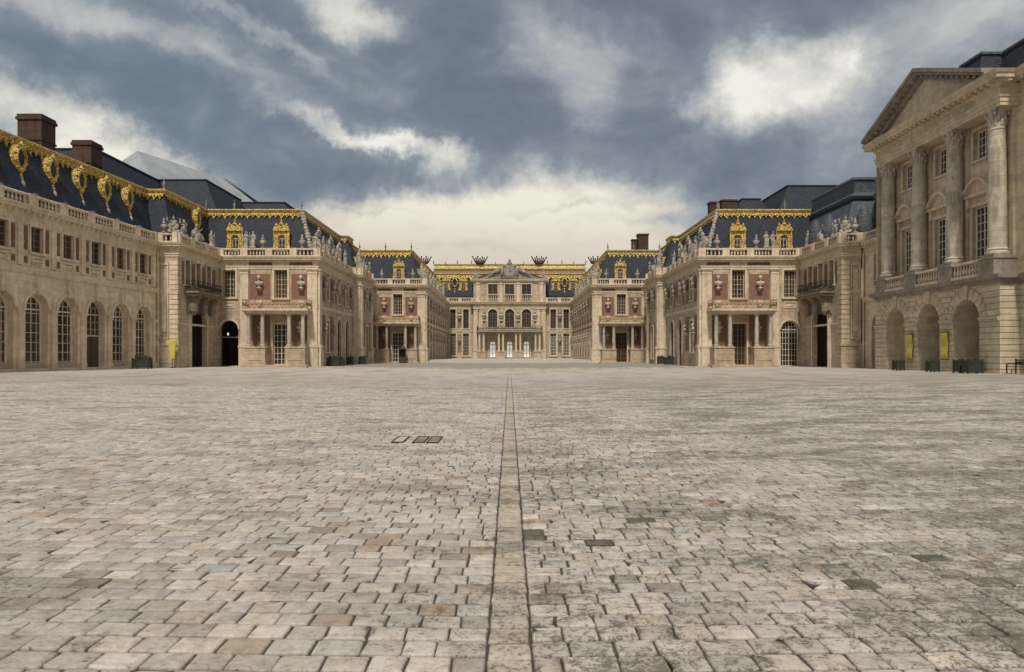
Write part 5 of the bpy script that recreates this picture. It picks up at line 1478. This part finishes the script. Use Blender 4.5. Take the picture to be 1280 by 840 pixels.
def roadway():
    # smooth darker carriageway into the inner court, with shade along the fronts painted in
    xs = [-31, -28, -24, -20, -15, -10, -5, 0, 5, 10, 15, 20, 24, 28, 31]; ys = [79.2, 82, 86, 90, 95, 100, 105, 110, 113.6]
    pts = []; 
    vs = [(x*(1 if y < 80.5 else 20.4/31 if abs(x) > 20.4 else 1), y, 0) for y in ys for x in xs]
    vs = []
    for y in ys:
        lim = 31.0 if y < 80.4 else 20.6
        for x in xs: xx = max(-lim, min(lim, x)); vs.append((xx, y, zg(xx, y)+.012))
    nx = len(xs); fs = [(j*nx+i, j*nx+i+1, (j+1)*nx+i+1, (j+1)*nx+i) for j in range(len(ys)-1) for i in range(nx-1)]
    fs = [f for f in fs if abs(vs[f[0]][0]-vs[f[1]][0]) > .01 and abs(vs[f[2]][0]-vs[f[3]][0]) > .01]
    me = bpy.data.meshes.new('court_roadway'); me.from_pydata(vs, [], fs); me.materials.append(plain('grey_setts', (.25, .225, .19), .85, 0, .2, 1.5, .2))
    o = bpy.data.objects.new('court_roadway', me); C.objects.link(o); tag(o, 'darker smooth paving between the pavilions, shade along the fronts painted in', kind='structure')
    m = MB(); F = Fac(0, 79.0, 0)
    [box(m, F, a, a+6, -.25, .25, -.1, max(zg(a, 79), zg(a+6, 79))+.06) for a in range(-30, 30, 6)]; o = m.build('kerb', 'busts'); tag(o, 'pale stone kerb crossing the court before the darker paving', kind='structure')
    m = MB(); F = Fac(0, 114, 0)
    for k in range(5): box(m, F, -12.88, 12.88, -37, 1.6-.38*k, .2, .52+.11*k)
    o = m.build('marble_court_floor', stone('court_marble', (.50, .48, .44), (.42, .40, .36), blocks=None, stain=.2)); tag(o, 'raised pale floor and low steps of the inner court', kind='structure')
roadway()

def drain(x, y, label, dark, w=.115, l=.5):
    z = zg(x, y)+.006; par = root('drain_cover', (x, y, z), label, 'drain cover'); F = Fac(x, y, 0)
    each('frame', 'iron', par, lambda m: (box(m, F, -w, w, -l, -l+.03, z-.02, z+.014), box(m, F, -w, w, l-.03, l, z-.02, z+.014), box(m, F, -w, -w+.022, -l+.03, l-.03, z-.02, z+.014), box(m, F, w-.022, w, -l+.03, l-.03, z-.02, z+.014)))
    each('plate', 'dark' if dark else 'busts', par, lambda m: [box(m, F, -w+.024, w-.024, -l+.032+(l-.032)*k, -l+.025+(l-.032)*(k+1), z-.02, z+.005) for k in range(2)])
drain(-1.43, 14.1, 'rightmost long dark drain cover set in the cobbles left of the centre line', True)
drain(-1.69, 14.1, 'long dark drain cover directly left of the rightmost one', True)
drain(-2.08, 14.1, 'pale stone filled drain cover lying apart, leftmost of the three', False)

# ------------------------------------------------------------------ SKY
SUN_EL, SUN_AZ = 55, 186   # azimuth measured clockwise from +Y
def world():
    w = bpy.data.worlds.new('World'); bpy.context.scene.world = w; w.use_nodes = True
    t = w.node_tree; t.nodes.clear(); g = G(t)
    out = g.n('ShaderNodeOutputWorld'); bg = g.n('ShaderNodeBackground'); t.links.new(bg.outputs[0], out.inputs[0])
    sky = g.n('ShaderNodeTexSky', sky_type='NISHITA'); sky.sun_disc = False; sky.sun_elevation = R(SUN_EL); sky.sun_rotation = R(SUN_AZ)
    sky.altitude = 100; sky.air_density = 1; sky.dust_density = 2
    D = g.n('ShaderNodeTexCoord').outputs['Generated']; x, y, z = g.sep(D)
    az = g.m('ARCTAN2', x, y); el = g.m('ARCSINE', z)
    # warp for ragged cloud edges
    zc = g.m('ADD', g.m('MAXIMUM', z, 0), .28)
    Q = g.comb(g.m('DIVIDE', x, zc), g.m('DIVIDE', y, zc), 0.0)
    wx = g.noise(D, 3.4, 12, .66); wy = g.noise(g.v('ADD', D, (7.3, 2.1, 0)), 4.0, 12, .66)
    A = g.m('ADD', az, g.m('MULTIPLY', g.m('SUBTRACT', wx, .5), .29)); E = g.m('ADD', el, g.m('MULTIPLY', g.m('SUBTRACT', wy, .5), .17))
    def ang(px, py):
        a = math.atan((px-637)/920); return a, math.atan((444-py)/math.hypot(920, px-637))
    def blob(px, py, sx, sy, rot, amp, sharp=1.0):
        a0, e0 = ang(px, py); sx /= 920; sy /= 920; c, s = math.cos(R(rot)), math.sin(R(rot))
        da = g.m('SUBTRACT', A, a0); de = g.m('SUBTRACT', E, e0)
        u = g.m('DIVIDE', g.m('ADD', g.m('MULTIPLY', da, c), g.m('MULTIPLY', de, s)), sx)
        v = g.m('DIVIDE', g.m('SUBTRACT', g.m('MULTIPLY', de, c), g.m('MULTIPLY', da, s)), sy)
        r2 = g.m('ADD', g.m('MULTIPLY', u, u), g.m('MULTIPLY', v, v))
        return g.m('MULTIPLY', g.m('EXPONENT', g.m('MULTIPLY', g.m('POWER', r2, sharp), -1)), amp)
    B = [(620, 300, 245, 72, 0, .60, 2.0), (700, 272, 120, 7, 3, -.2, 1), (480, 262, 70, 5, -3, -.14, 1), (800, 290, 120, 9, 2, -.18, 1), (560, 318, 190, 8, 1, -.12, 1), (640, 385, 420, 55, 0, .4, 1.6), (560, 258, 170, 22, 3, .12, 1.5), (955, 108, 95, 52, -4, .60, 1.8), (880, 118, 40, 30, 0, .16, 1), (1030, 130, 60, 26, 0, .1, 1),
         (110, 22, 260, 26, -12, .38, 1.1), (430, 10, 100, 24, -10, .52, 1.4), (300, 42, 110, 11, -14, .26, 1.4),
         (450, 160, 100, 11, -8, .50, 1.4), (540, 192, 18, 34, -80, .42, 1.2), (600, 215, 60, 30, 0, .10, 1), (740, 92, 52, 58, 30, .34, 1.4), (675, 40, 30, 44, 0, .2, 1), (800, 70, 30, 40, 0, .16, 1),
         (60, 160, 150, 34, -20, .34, 1.3), (150, 195, 120, 26, -20, .26, 1.4), (250, 235, 130, 34, -10, .2, 1.2),
         (1190, 35, 150, 44, 18, .20, 1.0), (1080, 190, 60, 40, 0, .16, 1.2), (880, 300, 150, 50, 0, .16, 1.3), (420, 320, 80, 60, 0, .16, 1.3), (1275, 20, 60, 40, 0, .16, 1),
         (240, 85, 300, 38, -8, -.10, 1.3), (640, 165, 130, 40, -10, -.10, 1.2), (870, 15, 230, 40, 0, -.10, 1.2), (570, 60, 90, 50, -20, -.12, 1.2), (800, 205, 160, 34, -6, -.08, 1.2), (470, 205, 80, 18, 0, -.14, 1.2)]
    tot = None
    for b_ in B:
        k = blob(*b_); tot = k if tot is None else g.m('ADD', tot, k)
    front = g.smooth(y, -.1, .25)
    tot = g.m('MULTIPLY', tot, front)
    f1 = g.noise(g.v('MULTIPLY', D, (1, 1, 2.0)), 3.1, 10, .56, .35); f2 = g.noise(g.v('MULTIPLY', Q, (1.0, 1.5, 1)), 2.2, 9, .55, .4); f3 = g.noise(g.v('MULTIPLY', D, (1, 1, 1.7)), 9, 8, .6, .6)
    v = g.m('ADD', g.m('ADD', .34, tot), g.m('ADD', g.m('MULTIPLY', g.m('SUBTRACT', f1, .5), .62), g.m('MULTIPLY', g.m('SUBTRACT', f2, .5), .26)))
    v = g.m('ADD', v, g.m('MULTIPLY', g.m('SUBTRACT', f3, .5), .42))
    bl = g.m('ABSOLUTE', g.m('SUBTRACT', g.noise(g.v('MULTIPLY', D, (1, 1, 1.5)), 6.0, 8, .58, .5), .5))
    v = g.m('ADD', v, g.m('MULTIPLY', g.m('SUBTRACT', bl, .09), .85))
    # shafts of light fanning down below the bright gap
    ra = g.m('ARCTAN2', g.m('SUBTRACT', az, -.13), g.m('SUBTRACT', .42, el))
    rays = g.noise(g.comb(ra, 0.0, 0.0), 9.0, 3, .6); rm = g.m('MULTIPLY', g.smooth(el, .34, .24), g.smooth(g.m('ABSOLUTE', ra), .9, .2))
    v = g.m('ADD', v, g.m('MULTIPLY', g.m('MULTIPLY', g.m('SUBTRACT', rays, .45), rm), .32))
    # unseen sky behind, beside and overhead brightened to light fronts and ground
    v = g.m('ADD', v, g.m('MULTIPLY', g.smooth(g.m('SUBTRACT', g.m('MULTIPLY', g.m('ABSOLUTE', x), .75), g.m('MULTIPLY', y, .5)), .15, .8), .36)); v = g.m('ADD', v, g.m('MULTIPLY', g.smooth(z, .62, .95), .3))
    col = g.ramp(v, [(0, (.13, .15, .19)), (.25, (.185, .213, .26)), (.40, (.25, .283, .325)), (.53, (.36, .39, .42)), (.76, (.60, .60, .57)), (.95, (.89, .87, .79))])
    # warm and pinkish low down
    low = g.m('MULTIPLY', g.smooth(el, .30, .12), g.smooth(v, .45, .85))
    col = g.mix(g.m('MULTIPLY', low, .75), col, g.mix(g.smooth(g.m('ADD', el, g.m('MULTIPLY', g.m('SUBTRACT', f1, .5), .12)), .11, .23), (.62, .53, .42, 1), (.87, .79, .60, 1)))
    teal = g.smooth(az, .1, -.6)
    col = g.mix(g.m('MULTIPLY', g.m('MULTIPLY', teal, g.smooth(v, .6, .2)), .4), col, (.12, .195, .245, 1))
    col = g.v('MULTIPLY', col, (10, 10, 10))
    fin = g.mix(.965, sky.outputs[0], col)
    g.put(bg.inputs[0], fin); bg.inputs[1].default_value = .1
    try: w.cycles.sampling_method = 'MANUAL'; w.cycles.sample_map_resolution = 512
    except Exception: pass
world()

s = bpy.data.lights.new('sun', 'SUN'); s.energy = 3.3; s.angle = R(6); s.color = (1, .93, .82)
so = bpy.data.objects.new('sun', s); C.objects.link(so)
d = Vector((math.sin(R(SUN_AZ))*math.cos(R(SUN_EL)), math.cos(R(SUN_AZ))*math.cos(R(SUN_EL)), math.sin(R(SUN_EL))))
so.rotation_euler = d.to_track_quat('Z', 'Y').to_euler()

# ------------------------------------------------------------------ camera
cam = bpy.data.cameras.new('camera'); co = bpy.data.objects.new('camera', cam); C.objects.link(co)
co.location = (0, 0, 1.65); co.rotation_euler = (R(90), 0, 0)
cam.sensor_width = 36; cam.lens = 36*920/1280; cam.shift_x = (640-637)/1280; cam.shift_y = (444-420)/1280
cam.clip_end = 3000; cam.clip_start = .05
sc = bpy.context.scene; sc.camera = co
sc.view_settings.view_transform = 'Standard'; sc.view_settings.look = 'None'; sc.view_settings.exposure = 0; sc.view_settings.gamma = 1
sc.cycles.max_bounces = 6
